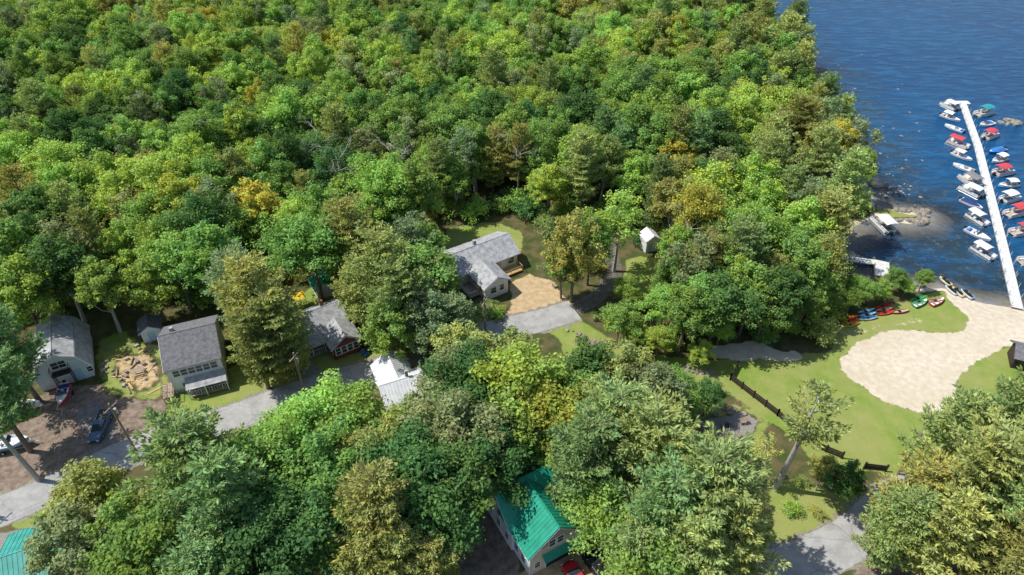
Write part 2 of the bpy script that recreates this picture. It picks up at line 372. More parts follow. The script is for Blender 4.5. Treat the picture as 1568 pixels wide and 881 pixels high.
# ------------------------------------------------------------------ tree prototypes
def finish_tree(name, mb, quads, lv, cv, leafm):
    me = mb.mesh(name); nb = len(me.vertices)
    v = np.zeros(nb*3, np.float32); me.vertices.foreach_get("co", v)
    faces = list(mb.f); nq = len(quads)
    allv = np.concatenate([v.reshape(-1, 3), quads.reshape(-1, 3)]).tolist()
    q = (nb+np.arange(nq*4).reshape(-1, 4)).tolist()
    bpy.data.meshes.remove(me)
    me = bpy.data.meshes.new(name); me.from_pydata(allv, [], faces+q)
    for m in mb.mats: me.materials.append(m)
    me.materials.append(leafm)
    me.polygons.foreach_set("material_index", np.array(list(mb.m)+[len(mb.mats)]*nq, np.int32))
    for k, a in (("lv", lv), ("cv", cv)):
        at_ = me.attributes.new(k, 'FLOAT', 'POINT')
        at_.data.foreach_set("value", np.concatenate([np.full(nb, .5), np.repeat(a, 4)]).astype(np.float32))
    me.update(); return me
def nrm(a): return a/(np.linalg.norm(a, axis=-1, keepdims=True)+1e-9)
def leafq(C, Nn, size, asp, rng, T=None):
    n = len(C)
    if T is None: T = nrm(np.cross(Nn, rng.normal(size=(n, 3))))
    B = nrm(np.cross(Nn, T)); s = size[:, None]
    return np.stack([C-T*s*.5, C+B*s*asp*.5, C+T*s*.5, C-B*s*asp*.5], 1)
def decid(name, seed, h, R, zc, rz, nc=62, nl=150, ls=.38, rcs=(.13, .28), bark=BARK):
    rng = np.random.default_rng(seed); random.seed(seed)
    i = np.arange(nc)+.5; z = 1-i/nc*1.55; th = i*2.39996+rng.normal(0, .35, nc)
    z = np.clip(z+rng.normal(0, .1, nc), -1, 1); r = np.sqrt(1-z*z)
    lob = 1+.18*np.sin(2*th+seed)+.16*np.sin(5*th+2*seed)
    k = rng.uniform(.55, 1.14, nc)*lob
    Cn = np.stack([r*np.cos(th)*R*k, r*np.sin(th)*R*k, zc+z*rz*rng.uniform(.62, 1.15, nc)], 1)
    ni = nc//5; di = nrm(rng.normal(size=(ni, 3)))*rng.uniform(.2, .6, (ni, 1))
    Ci = di*np.array([R, R, rz])+np.array([0, 0, zc]); C0 = np.concatenate([Cn, Ci])
    rc = rng.uniform(*rcs, len(C0))*R
    cnt = (nl*(rc/rc.mean())**2).astype(int); idx = np.repeat(np.arange(len(C0)), cnt); n = len(idx)
    dr = rng.normal(size=(n, 3)); dr[:, 2] = dr[:, 2]*.9+.35; dr = nrm(dr)
    rad = rc[idx]*(.4+rng.random(n)*1.05)
    od = nrm((C0-np.array([0, 0, zc*.8]))*np.array([1, 1, .8])); st = rng.uniform(.0, .9, len(C0))
    off = dr*rad[:, None]*np.array([1.0, 1.0, .7])
    along = (off*od[idx]).sum(1, keepdims=True)*od[idx]; off = off+along*st[idx][:, None]
    C = C0[idx]+off
    Nn = nrm(dr*.6+np.array([0, 0, .75])+rng.normal(size=(n, 3))*.55)
    size = rng.uniform(.55, 1.5, n)*ls
    q = leafq(C, Nn, size, .58, rng)
    lv = rng.uniform(0, 1, n); cvc = rng.uniform(0, 1, len(C0)); cv = np.clip(cvc[idx]+rng.normal(0, .12, n), 0, 1)
    mb = MB(); top = zc+.35*rz; b1 = rng.normal(0, .25, 2)
    tr = [(0, 0, -.3), (b1[0]*.5, b1[1]*.5, top*.35), (b1[0], b1[1], top*.7), (b1[0]*.3, b1[1]*.6, top)]
    r0 = .016*h+.03
    mb.tube(tr, [r0*1.25, r0*.85, r0*.6, r0*.2], bark, 6)
    for j in rng.choice(nc, min(14, nc), replace=False):
        e = C0[j]; s = rng.uniform(.35, .75); a = Vector((b1[0]*s, b1[1]*s, top*s)); E = Vector(e)
        m_ = a.lerp(E, .5)+Vector((0, 0, -.08*h*rng.uniform(0, 1)))
        mb.tube([a, m_, E], [r0*.42, r0*.26, r0*.07], bark, 4, False)
    return finish_tree(name, mb, q, lv, cv, LEAF)
def pine(name, seed, h, R, z0=.3, wh=1.0, nb=6, tuft=.62, dens=.8, up=.18, shape=.6, gap=.14, bark=BARK, nn_=5, zj=.15):
    rng = np.random.default_rng(seed); mb = MB(); r0 = .014*h+.04
    bend = rng.normal(0, .25, 2)
    def tp(z): s = z/h; return np.array([bend[0]*math.sin(s*3), bend[1]*math.sin(s*2.5), z])
    mb.tube([tp(h*s)-np.array([0, 0, .3 if s == 0 else 0]) for s in (0, .25, .5, .75, 1)], [r0*1.2, r0, r0*.75, r0*.45, r0*.08], bark, 7)
    Cs = []; Ts = []; cvs = []
    z = h*z0
    while z < h-.3:
        s = (z-h*z0)/(h-h*z0)
        prof = min(1, (s+.15)/.35)*(1-s)**shape+.04
        n = nb if s < .85 else 4; ph = rng.uniform(0, 6.28)
        for k in range(n):
            if rng.random() < gap: continue
            th = ph+k*6.283/n+rng.normal(0, .25); L = R*prof*rng.uniform(.6, 1.2)+.3
            u = up+.5*s+rng.normal(0, .09); dirh = np.array([math.cos(th), math.sin(th), 0])
            base = tp(z+rng.normal(0, zj))
            def bp(t): return base+dirh*L*t+np.array([0, 0, L*(u*t+.10*t*t-.10*math.sin(t*3))])
            if L > 1.2: mb.tube([bp(0), bp(.5), bp(1)], [r0*.2+.02*L*.3, r0*.14, .015], bark, 4, False)
            cvb = rng.uniform(0, 1)
            t = .22 if s < .8 else .05
            side = np.array([-dirh[1], dirh[0], 0]); step = .45/max(L, .5)
            while t <= 1.02:
                wv = .42*L*(1-t)*(.35+t)+.18
                mm = max(1, int(round(wv/.45*dens)))
                for sg in (-1, 1):
                    for q_ in range(mm+1):
                        off = sg*wv*(q_+rng.uniform(0, .8))/(mm+.5)
                        c = bp(min(t+rng.normal(0, .02)+abs(off)*.12/L, 1.05))+side*off+np.array([0, 0, rng.normal(.03, .08)-abs(off)*.05])
                        dd_ = nrm(dirh*.9+side*sg*.6*(q_ > 0)+np.array([0, 0, .25]))
                        Cs.append(c); Ts.append(dd_); cvs.append(cvb)
                t += step
        z += wh*rng.uniform(.75, 1.2)*(1 if s < .8 else .7)
    Cs = np.array(Cs); Ts = np.array(Ts); cvs = np.array(cvs)
    idx = np.repeat(np.arange(len(Cs)), nn_); n = len(idx)
    T = nrm(Ts[idx]+rng.normal(size=(n, 3))*.55+np.array([0, 0, .12]))
    size = rng.uniform(.65, 1.25, n)*tuft
    C = Cs[idx]+T*size[:, None]*.4+rng.normal(size=(n, 3))*.05
    Nn = nrm(np.cross(T, rng.normal(size=(n, 3))*np.array([1, 1, .4]))); Nn = np.where(Nn[:, 2:3] < 0, -Nn, Nn)
    q = leafq(C, Nn, size, .3, rng, T)
    return finish_tree(name, mb, q, rng.uniform(0, 1, n), np.clip(cvs[idx]+rng.normal(0, .1, n), 0, 1), NEEDLE)
DEC = [decid("deciduous_a", 1, 15, 4.2, 10.3, 4.6), decid("deciduous_b", 2, 15, 3.6, 10.0, 5.0, bark=BARKP), decid("deciduous_c", 3, 15, 4.8, 10.6, 4.2, nc=72),
       decid("deciduous_d", 4, 15, 3.9, 9.4, 5.4, nc=66, rcs=(.12, .26)), decid("deciduous_e", 5, 15, 4.4, 10.4, 4.4, nc=58, rcs=(.15, .31)), decid("deciduous_f", 6, 15, 3.2, 10.2, 4.6, nc=48, bark=BARKP),
       decid("deciduous_g", 17, 15, 4.3, 10.0, 4.9, nc=84, rcs=(.10, .22), nl=115)]
SPARSE = [decid("sparse_tree", 21, 15, 3.4, 10.5, 4.4, nc=36, nl=75, rcs=(.14, .24), bark=BARKP)]
PINE = [pine("white_pine_a", 8, 20, 5.4), pine("white_pine_b", 9, 20, 4.8, z0=.28, wh=1.15), pine("white_pine_c", 10, 20, 5.8, nb=7, z0=.35)]
HEM = [pine("hemlock_a", 12, 17, 4.4, z0=.14, wh=.8, nb=8, tuft=.5, up=.05, shape=.42, gap=.1, zj=.35), pine("hemlock_b", 13, 17, 3.9, z0=.18, wh=.8, nb=8, tuft=.5, up=.08, shape=.48, gap=.1, zj=.35)]
THIN = [pine("thin_pine", 14, 20, 3.8, z0=.6, wh=1.3, nb=5, gap=.35, bark=BARKP)]
BUSH = [decid("shrub_a", 31, 3, 1.6, 1.3, 1.2, nc=22, nl=70, ls=.28, rcs=(.3, .45)), decid("shrub_b", 32, 3, 1.9, 1.2, 1.1, nc=26, nl=70, ls=.28, rcs=(.25, .42))]
def snagmesh(seed):
    rng = np.random.default_rng(seed); mb = MB()
    def br(p, d, L, r, dep):
        pts = [p]; q = p
        for i in range(3):
            d = (d+Vector(rng.normal(0, .16, 3))).normalized(); q = q+d*L/3; pts.append(q)
        mb.tube(pts, [r, r*.8, r*.6, r*.35], BARKP, 5, False)
        if dep > 0:
            for k in range(4): br(pts[1+k % 3], (d+Vector(rng.normal(0, .75, 3))+Vector((0, 0, .15))).normalized(), L*rng.uniform(.45, .7), r*.5, dep-1)
    br(Vector((0, 0, -.2)), Vector((0, 0, 1)), 9, .2, 0); br(Vector((0, 0, 8.6)), Vector((.1, 0, 1)), 6.5, .17, 3); return mb.mesh("bare_tree")
SNAG = snagmesh(5)
PAL = dict(bright=(0.325, 0.52, 0.105), mid=(0.225, 0.40, 0.092), dark=(0.11, 0.235, 0.068), olive=(0.345, 0.42, 0.13), yellow=(0.45, 0.51, 0.085),
           pine=(0.21, 0.36, 0.135), lpine=(0.37, 0.48, 0.165), grey=(0.27, 0.36, 0.17))
def put(me, name, x, y, s=1.0, sz=None, colr="mid", parent=None):
    o = bpy.data.objects.new(name, me); scene.collection.objects.link(o)
    o.location = (x, y, 0); o.rotation_euler = (random.gauss(0, .03), random.gauss(0, .03), random.uniform(0, 6.28)); o.scale = (s, s, sz or s)
    c = PAL[colr]; k = random.uniform(.8, 1.2); j = random.uniform(-.08, .12)
    o.color = (c[0]*k*(1+j*1.6), c[1]*k, c[2]*k*(1-j), 1)
    if parent is not None: o.parent = parent
    return o
def ppoly(pts): return [P(*q) for q in pts]
ROADS = (ROAD1, ROAD2)
def near_road(x, y, dmin):
    a = np.array([x]); b = np.array([y])
    return any(pdist(a, b, R, False)[0] < dmin for R in ROADS)
CLEAR = [ppoly(q) for q in (
    [(655, 385), (680, 335), (815, 332), (850, 385), (880, 470), (780, 500), (735, 500), (710, 470), (708, 420)],
    [(1160, 305), (1230, 285), (1240, 340), (1172, 345)],
    [(962, 385), (985, 375), (1016, 380), (1012, 440), (985, 450), (960, 440)],
    [(455, 560), (440, 470), (475, 425), (515, 425), (565, 500), (570, 550)],
    [(30, 620), (30, 500), (100, 488), (260, 480), (330, 478), (360, 600)])]
GARAGE = ppoly([(735, 770), (850, 700), (905, 760), (960, 900), (760, 900)])
def inpoly(x, y, poly): return bool(pip(np.array([x]), np.array([y]), poly)[0])
placed = []
def scatter(poly, sp, fn, shore=3.0, road=4.5, clear=True, sep=None):
    A = np.array(poly); x0, y0 = A.min(0); x1, y1 = A.max(0); row = 0; y = y0
    while y < y1:
        x = x0+(sp/2 if row % 2 else 0)
        while x < x1:
            px, py = x+random.uniform(-.38, .38)*sp, y+random.uniform(-.38, .38)*sp
            x += sp
            if not inpoly(px, py, poly): continue
            if clear and any(inpoly(px, py, c) for c in CLEAR): continue
            if inpoly(px, py, GARAGE): continue
            if near_road(px, py, road): continue
            if sd_land(np.array([px]), np.array([py]))[0] < shore: continue
            if sep and any((px-a)**2+(py-b)**2 < sep*sep for a, b in placed): continue
            fn(px, py)
        y += sp*.87; row += 1
T = [
 (150, 775, 13, 'd', 'olive'), (120, 835, 13, 'd', 'grey'), (200, 815, 13, 'd', 'mid'), (285, 715, 20, 'p', 'pine'), (335, 790, 21, 'p', 'pine'), (235, 860, 15, 'd', 'mid'), (400, 740, 15, 'd', 'mid'),
 (480, 665, 14, 'd', 'bright'), (535, 660, 12.5, 'd', 'mid'), (425, 700, 13, 'd', 'bright'), (500, 730, 15, 'd', 'mid'), (450, 800, 15, 'd', 'dark'), (515, 790, 13, 'd', 'mid'), (400, 860, 16, 'd', 'dark'), (320, 880, 16, 'p', 'pine'),
 (588, 775, 18, 'h', 'lpine'), (610, 850, 13, 'h', 'olive'), (560, 850, 12, 'd', 'olive'), (655, 860, 12, 'h', 'olive'), (600, 700, 13, 'd', 'mid'), (570, 715, 13, 'd', 'olive'), (640, 740, 15, 'd', 'dark'), (700, 660, 16, 'd', 'grey'),
 (700, 735, 14, 'd', 'dark'), (745, 700, 14, 'd', 'dark'), (680, 790, 12, 'd', 'dark'), (800, 600, 17, 'd', 'bright'), (830, 640, 15, 'd', 'yellow'), (790, 660, 14, 'd', 'mid'), (790, 552, 13, 'd', 'olive'), (740, 600, 14, 'd', 'dark'), (850, 690, 11, 'd', 'mid'), (640, 655, 9, 'd', 'grey'), (662, 618, 12, 's', 'grey'), (618, 668, 10, 'd', 'mid'),
 (905, 575, 13, 'd', 'dark'), (960, 570, 13, 'd', 'olive'), (1000, 605, 12, 'd', 'grey'), (885, 630, 13, 'd', 'mid'), (940, 660, 19, 'p', 'lpine'), (905, 710, 18, 'h', 'pine'), (985, 690, 20, 'p', 'lpine'), (1090, 750, 21, 'p', 'lpine'), (1020, 780, 19, 'p', 'pine'),
 (925, 790, 12, 'd', 'mid'), (970, 845, 14, 'h', 'olive'), (1060, 840, 17, 'p', 'lpine'), (1125, 815, 17, 'p', 'lpine'), (1000, 870, 13, 'd', 'mid'), (1090, 880, 13, 'h', 'olive'),
 (1085, 605, 6.5, 'd', 'dark'), (1040, 600, 8, 'd', 'mid'), (1075, 540, 5, 'd', 'bright'),
 (1228, 650, 19, 't', 'lpine'), (1290, 735, 6.5, 'd', 'dark'), (1262, 722, 6, 'd', 'olive'), (1170, 700, 9, 't', 'lpine'),
 (1470, 665, 19, 'p', 'lpine'), (1545, 635, 19, 'p', 'pine'), (1500, 740, 20, 'p', 'lpine'), (1410, 755, 16, 'h', 'olive'), (1450, 815, 17, 'p', 'lpine'), (1545, 795, 18, 'p', 'lpine'), (1395, 805, 14, 'h', 'olive'), (1575, 715, 19, 'p', 'pine'), (1560, 860, 16, 'h', 'olive'), (1630, 660, 20, 'p', 'pine'), (1650, 790, 20, 'p', 'pine'),
 (395, 460, 19, 'h', 'olive'), (365, 430, 17, 'h', 'grey'), (385, 520, 15, 'h', 'olive'), (425, 500, 16, 'h', 'olive'), (265, 405, 14, 'd', 'bright'), (310, 400, 15, 'd', 'mid'), (230, 440, 11, 'd', 'bright'), (150, 440, 14, 'd', 'mid'), (90, 420, 15, 'd', 'dark'), (30, 400, 16, 'd', 'mid'), (60, 340, 16, 'd', 'dark'), (5, 530, 17, 'p', 'pine'), (-20, 600, 18, 'p', 'pine'), (30, 450, 15, 'd', 'mid'),
 (-5, 650, 17, 't', 'pine'),
 (535, 360, 18, 'h', 'olive'), (570, 420, 19, 'h', 'olive'), (610, 460, 17, 'h', 'olive'), (625, 380, 16, 'h', 'grey'), (545, 440, 14, 'h', 'olive'), (605, 500, 12, 'd', 'mid'), (650, 480, 13, 'h', 'grey'),
 (645, 385, 13, 'd', 'bright'), (668, 438, 15, 'h', 'olive'), (695, 490, 13, 'h', 'grey'), (670, 500, 13, 'd', 'grey'), (712, 535, 13, 'd', 'olive'), (695, 575, 13, 'd', 'grey'), (718, 490, 7, 'd', 'olive'), (640, 430, 16, 'd', 'mid'),
 (880, 385, 16, 'n', 'olive'), (862, 410, 10, 'n', 'mid'), (905, 370, 14, 'n', 'mid'), (948, 345, 15, 's', 'bright'), (960, 450, 7, 'n', 'mid'), (950, 490, 8, 'd', 'mid'), (1018, 470, 9, 'd', 'bright'), (1022, 430, 10, 'n', 'mid'), (1055, 410, 15, 's', 'grey'), (1065, 460, 12, 'd', 'mid'), (1100, 465, 12, 'd', 'dark'),
 (1130, 390, 17, 'h', 'pine'), (1085, 400, 15, 'h', 'olive'), (1150, 450, 13, 'd', 'mid'), (1200, 455, 13, 'd', 'dark'), (1175, 470, 11, 'd', 'dark'), (1225, 410, 14, 'd', 'mid'), (1235, 465, 9, 'd', 'mid'), (1285, 432, 5, 'd', 'bright'), (1320, 445, 5, 'd', 'mid'), (1300, 458, 4.5, 'd', 'mid'), (1265, 450, 6, 'd', 'mid'),
 (1372, 425, 5, 'd', 'mid'), (1350, 443, 4.5, 'd', 'bright'), (1416, 427, 4, 'd', 'mid'), (1390, 438, 3.5, 'd', 'bright'), (1050, 480, 12, 'd', 'mid'), (1105, 500, 6, 'd', 'bright'), (1010, 520, 6, 'd', 'bright'), (975, 520, 5, 'd', 'mid'), (1295, 285, 18, 'p', 'lpine'), (1270, 335, 16, 'p', 'lpine'), (1222, 190, 18, 'p', 'olive'), (1258, 240, 17, 'p', 'lpine'), (1135, 12, 20, 'p', 'lpine'), (1170, 30, 19, 'p', 'lpine'), (1200, 65, 19, 'p', 'lpine'), (1226, 105, 18, 'p', 'lpine'), (1085, -5, 18, 'p', 'pine'), (1185, 120, 17, 'h', 'olive'),
 (475, 385, 16, 'd', 'mid'), (1165, 360, 13, 'd', 'bright'), (1085, 300, 16, 'd', 'bright'), (1180, 250, 17, 'h', 'olive'),
]
random.seed(3)
for u, v, h, k, c in T:
    x, y = P(u, v, h*.66); wf = 1.1
    if k in 'dn': me, b, nm = random.choice(DEC), 15, "deciduous_tree"; wf = .8 if k == 'n' else 1.1
    elif k == 's': me, b, nm = SPARSE[0], 15, "deciduous_tree"
    elif k == 'p': me, b, nm = random.choice(PINE), 20, "white_pine_tree"
    elif k == 'h': me, b, nm = random.choice(HEM), 17, "hemlock_tree"
    else: me, b, nm = THIN[0], 20, "thin_pine_tree"
    s = h/b*random.uniform(.97, 1.06)
    put(me, nm, x, y, s*wf, s, c); placed.append((x, y))
o = put(SNAG, "bare_tree", *P(515, 262, 12), 1.05); placed.append((o.location.x, o.location.y))
for q in ((612, 238), (1052, 345), (790, 230), (470, 220), (870, 160), (320, 210)): put(SNAG, "bare_tree", *P(*q, 12), random.uniform(.95, 1.05))
# ---- forest mass
forest = empty("forest")
def ftree(x, y):
    n = wob(np.array(x), np.array(y), .09)+random.uniform(-.75, .75)
    left = x < -35 and y < 150; right = x > 30 and 85 < y < 150
    if random.random() < .10+(.3 if (x > 50 and y > 90) else .12 if right else 0):
        me = random.choice(HEM+PINE[:2]); s = random.uniform(.76, 1.0); c = random.choice(['olive', 'lpine', 'pine', 'dark'] if right else ['olive', 'lpine', 'pine']); nm = "conifer"
    elif random.random() < .06: me = SPARSE[0]; s = random.uniform(.95, 1.1); c = 'grey'; nm = "broadleaf"
    else:
        me = random.choice(DEC); s = random.uniform(.72, 1.12); nm = "broadleaf"
        c = 'dark' if n < -1.0 or ((left or right) and random.random() < .25) else 'mid' if n < -.15 else 'bright' if n < .75 else 'yellow' if random.random() < .3 else 'olive'
    put(me, nm, x, y, s*random.uniform(.86, 1.02), s, c, forest)
FOR = ppoly([(-250, 480), (-60, 500), (50, 470), (200, 462), (330, 450), (430, 440), (470, 415), (560, 430), (640, 400), (675, 332), (815, 330), (850, 375), (870, 420), (920, 400), (1010, 470), (1010, 500), (1120, 505), (1225, 490), (1250, 420), (1300, 330)])+[(140, 150), (140, 295), (-225, 295), (-190, 160)]
scatter(FOR, 6.0, ftree, 4.0, sep=3.2)
under = empty("forest_undergrowth")
def fb(x, y): put(random.choice(BUSH), "shrub", x, y, random.uniform(.7, 1.5), None, random.choice(['mid', 'dark', 'bright', 'olive']), under)
def fbs(x, y): put(random.choice(BUSH), "shrub", x, y, random.uniform(.35, .7), None, random.choice(['mid', 'bright', 'olive', 'olive']), under)
scatter(ppoly([(-60, 540), (50, 500), (330, 480), (470, 440), (640, 420), (670, 335), (830, 332), (860, 420), (930, 500), (1010, 540), (1260, 530), (1300, 430), (1340, 320), (1230, 300), (900, 320), (830, 305), (650, 305), (560, 370), (300, 410), (-60, 440)]), 4.8, fb, 1.2, 3.3)
scatter(ppoly([(120, 775), (360, 690), (560, 670), (750, 575), (860, 565), (1040, 610), (1050, 690), (1150, 740), (1150, 880), (950, 900), (700, 900), (730, 770), (560, 900), (120, 900)]), 4.8, fb, 2, 3.8, False)
scatter(ppoly([(1390, 800), (1460, 760), (1600, 700), (1600, 900), (1440, 900)]), 5.5, fb, 2, 3.6, False)
scatter(ppoly([(575, 530), (645, 512), (655, 490), (725, 500), (700, 440), (590, 470)]), 3.8, fb, 2, 3.2, False)
scatter(ppoly([(1200, 730), (1320, 765), (1300, 800), (1230, 830), (1190, 800)]), 4.2, fbs, 2, 3.2, False)
scatter(ppoly([(735, 462), (742, 500), (800, 490), (780, 478)]), 1.8, fbs, 2, 3.0, False)
scatter(ppoly([(1262, 470), (1290, 480), (1340, 455), (1420, 440), (1400, 432), (1290, 425)]), 2.6, fbs, .8, 3.0, False)
# ------------------------------------------------------------------ buildings
def frame(A, B):
    A = Vector((*A, 0)); B = Vector((*B, 0)); d = B-A; return A, d.length, math.atan2(d.y, d.x)
def block(W, Rf, x0, x1, y0, y1, hw, rise, ridge, wall, roof, ov=.4, seams=False, z0=0.0, trim=None):
    if ridge == 'x': a0, a1, e0, e1 = y0, y1, x0, x1
    else: a0, a1, e0, e1 = x0, x1, y0, y1
    half = (a1-a0)/2; mid = (a0+a1)/2; sl_ = rise/half
    W.extr([(a0, z0), (a1, z0), (a1, hw), (mid, hw+rise), (a0, hw)], 0 if ridge == 'x' else 1, e0, e1, wall)
    def mk(e, a, z): return Vector((e, a, z)) if ridge == 'x' else Vector((a, e, z))
    for sg, ae in ((-1, a0-ov), (1, a1+ov)):
        ze = hw-ov*sl_
        q = [mk(e0-ov, ae, ze), mk(e1+ov, ae, ze), mk(e1+ov, mid, hw+rise), mk(e0-ov, mid, hw+rise)]
        Rf.slab(q, .05, .17, roof)
        if trim: 
            g = .06; q2 = [mk(e0-ov-g, ae+sg*g, ze-g*sl_), mk(e1+ov+g, ae+sg*g, ze-g*sl_), mk(e1+ov+g, mid, hw+rise), mk(e0-ov-g, mid, hw+rise)]
            Rf.slab(q2, -.02, .046, trim)
        if seams:
            n = int((e1-e0+2*ov)/.45)
            for i in range(n+1):
                e = e0-ov+.03+(e1-e0+2*ov-.06)*i/n
                Rf.slab([mk(e-.025, ae, ze), mk(e+.025, ae, ze), mk(e+.025, mid, hw+rise), mk(e-.025, mid, hw+rise)], .171, .21, roof)
    p0, p1 = mk(e0-ov, mid, hw+rise+.15), mk(e1+ov, mid, hw+rise+.15)
    Rf.tube([p0, p1], .10, roof, 6)
def win(Wd, face, c, z, w_, h_, b, frame_=WHITE, glass=GLASS, mull=True):
    x0, x1, y0, y1 = b
    def bx(a0, a1, z0, z1, d0, d1, m):
        if face == 'f': Wd.box(a0, a1, y0-d1, y0-d0, z0, z1, m)
        elif face == 'b': Wd.box(a0, a1, y1+d0, y1+d1, z0, z1, m)
        elif face == 'l': Wd.box(x0-d1, x0-d0, a0, a1, z0, z1, m)
        else: Wd.box(x1+d0, x1+d1, a0, a1, z0, z1, m)
    bx(c-w_/2, c+w_/2, z, z+h_, -.02, .03, glass); t = .09
    bx(c-w_/2-t, c+w_/2+t, z-t, z, -.01, .07, frame_); bx(c-w_/2-t, c+w_/2+t, z+h_, z+h_+t, -.01, .07, frame_)
    bx(c-w_/2-t, c-w_/2, z, z+h_, -.01, .068, frame_); bx(c+w_/2, c+w_/2+t, z, z+h_, -.01, .068, frame_)
    if mull: bx(c-w_/2, c+w_/2, z+h_/2-.03, z+h_/2+.03, .02, .055, frame_)
def corner(Wd, b, hw, mat=WHITE):
    x0, x1, y0, y1 = b
    for x in (x0, x1):
        for y in (y0, y1): Wd.box(x-.07, x+.07, y-.07, y+.07, 0, hw-.05, mat)
class House:
    def __init__(s, name, A, B):
        o, s.W, a = frame(A, B); s.root = empty(name, o, a); s.w, s.r, s.d, s.x = MB(), MB(), MB(), MB()
    def done(s):
        for mb, n in ((s.w, "walls"), (s.r, "roof"), (s.d, "windows_and_doors"), (s.x, "porch_and_trim")):
            if mb.v: mb.obj(n, s.root)
def deck(mb, x0, x1, y0, y1, z, mat, rail=True, railm=WHITE):
    n = max(1, int((x1-x0)/.3))
    for i in range(n): mb.box(x0+(x1-x0)*i/n+.01, x0+(x1-x0)*(i+1)/n-.01, y0, y1, z-.05, z, mat)
    mb.box(x0+.02, x1-.02, y0+.02, y1-.02, z-.25, z-.055, mat)
    for x in (x0+.08, x1-.08):
        for y in (y0+.08, y1-.08): mb.box(x-.06, x+.06, y-.06, y+.06, 0, z-.26, mat)
    if rail:
        for (ax, ay, bx_, by) in ((x0, y0, x1, y0), (x0, y0, x0, y1), (x1, y0, x1, y1)):
            L = math.hypot(bx_-ax, by-ay); k = max(2, int(L/.35))
            mb.tube([(ax, ay, z+.95), (bx_, by, z+.95)], .045, railm, 4)
            for i in range(k+1): t = i/k; mb.tube([(ax+(bx_-ax)*t, ay+(by-ay)*t, z), (ax+(bx_-ax)*t, ay+(by-ay)*t, z+.93)], .022 if i % 4 else .045, railm, 4)
h = House("white_house", P(254, 566, 5), P(335, 546, 5)); W = h.W
block(h.w, h.r, 0, W, 0, 9, 5, 2.3, 'x', SIDW, RDARK, .35, trim=WHITE); b = (0, W, 0, 9); corner(h.d, b, 5)
h.w.box(-.03, W+.03, -.03, 9.03, 0, .5, CONC)
for i, c in enumerate(np.linspace(1.0, W-1, 6)): win(h.d, 'f', c, 3.2, .85, 1.1, b)
for c in (1.6, 3.4): win(h.d, 'f', c, 1.0, .8, .7, b, mull=False)
for c in (2, 4.5, 7): win(h.d, 'l', c, 3.0, .8, 1.1, b); win(h.d, 'r', c, 3.0, .8, 1.1, b)
h.x.slab([(W*.25, -2.1, 2.0), (W+.2, -2.1, 2.0), (W+.2, -.1, 2.6), (W*.25, -.1, 2.6)], 0, .08, RLIGHT)
for x in (W*.27, W*.6, W+.1): h.x.box(x-.06, x+.06, -2.05, -1.93, 0, 2.0, WHITE)
deck(h.x, W*.3, W+.1, -1.9, -.1, .5, WOOD, True)
deck(h.x, -1.6, -.1, -1.5, 1.5, 1.0, WOOD, True, WOOD)
h.x.box(W*.2-.25, W*.2+.25, 5.4, 5.9, 5.5, 7.6, CONC)
h.done()
h = House("gambrel_garage", P(66, 600), P(146, 575)); W = h.W; D = 9
pr = [(0, 0), (W, 0), (W, 2.6), (W*.84, 4.7), (W*.5, 5.9), (W*.16, 4.7), (0, 2.6)]
h.w.extr(pr, 1, 0, D, SIDB)
for i in range(2, 6):
    (xa, za), (xb, zb) = pr[i], pr[i+1] if i < 6 else pr[0]
    if i == 2: xa += .3; za -= .45
    if i == 5: xb -= .3; zb -= .45
    h.r.slab([(xa, -.35, za), (xb, -.35, zb), (xb, D+.35, zb), (xa, D+.35, za)], .04, .16, RLIGHT)
    h.r.slab([(xa, -.40, za), (xb, -.40, zb), (xb, -.352, zb), (xa, -.352, za)], -.05, .19, WHITE)
b = (0, W, 0, D); win(h.d, 'f', W*.5, 3.3, 1.8, 1.2, b); h.d.box(W*.5-.03, W*.5+.03, -.06, -.02, 3.3, 4.5, WHITE)
h.d.box(.9, 3.6, -.05, .02, 0, 2.2, WHITE); h.d.box(4.8, 5.7, -.06, .02, .1, 2.2, C_LBL); win(h.d, 'f', 6.7, 1.1, .7, .9, b)
for k in range(4): h.d.box(.9, 3.6, -.062, -.045, .5*k+.45, .5*k+.48, CONC)
deck(h.x, W*.5-1.2, W*.5+1.2, -1.1, -.08, 2.9, DWOOD, True, DWOOD)
h.done()
h = House("garden_shed", P(222, 526), P(251, 518)); W = h.W
block(h.w, h.r, 0, W, 0, 2.8, 2.2, .9, 'y', SIDB, RDARK, .25, trim=WHITE); b = (0, W, 0, 2.8)
h.d.box(W*.5-.5, W*.5+.5, -.04, .02, .05, 1.95, C_LBL); win(h.d, 'l', 1.4, 1, .6, .7, b); h.done()
h = House("red_cottage", P(514, 552), P(554, 536)); W = h.W
block(h.w, h.r, 0, W, 0, 4.0, 2.7, 1.5, 'y', SIDR, RLIGHT, .35, trim=WHITE); b = (0, W, 0, 4.0)
for c in np.linspace(.7, W-.7, 4): win(h.d, 'f', c, .9, .72, 1.3, b)
for c in (.8, 1.8, 2.8): win(h.d, 'l', c, .9, .75, 1.3, b); win(h.d, 'r', c, .9, .75, 1.3, b)
block(h.w, h.r, -4.6, W-.3, 4.02, 10, 2.9, 1.9, 'x', SIDR, RLIGHT, .4, trim=WHITE); b2 = (-4.6, W-.3, 4.02, 10)
for c in (-3.7, -2.2): win(h.d, 'f', c, 1.1, .9, 1.1, b2)
h.d.box(-1.3, -.45, 3.94, 4.0, .1, 2.2, WHITE); win(h.d, 'l', 7, 1.2, .9, 1, b2)
deck(h.x, -4.6, -.15, 2.2, 3.9, .45, WOOD, True)
h.r.slab([(-4.7, 1.9, 2.2), (-.45, 1.9, 2.2), (-.45, 3.6, 2.75), (-4.7, 3.6, 2.75)], 0, .1, RLIGHT)
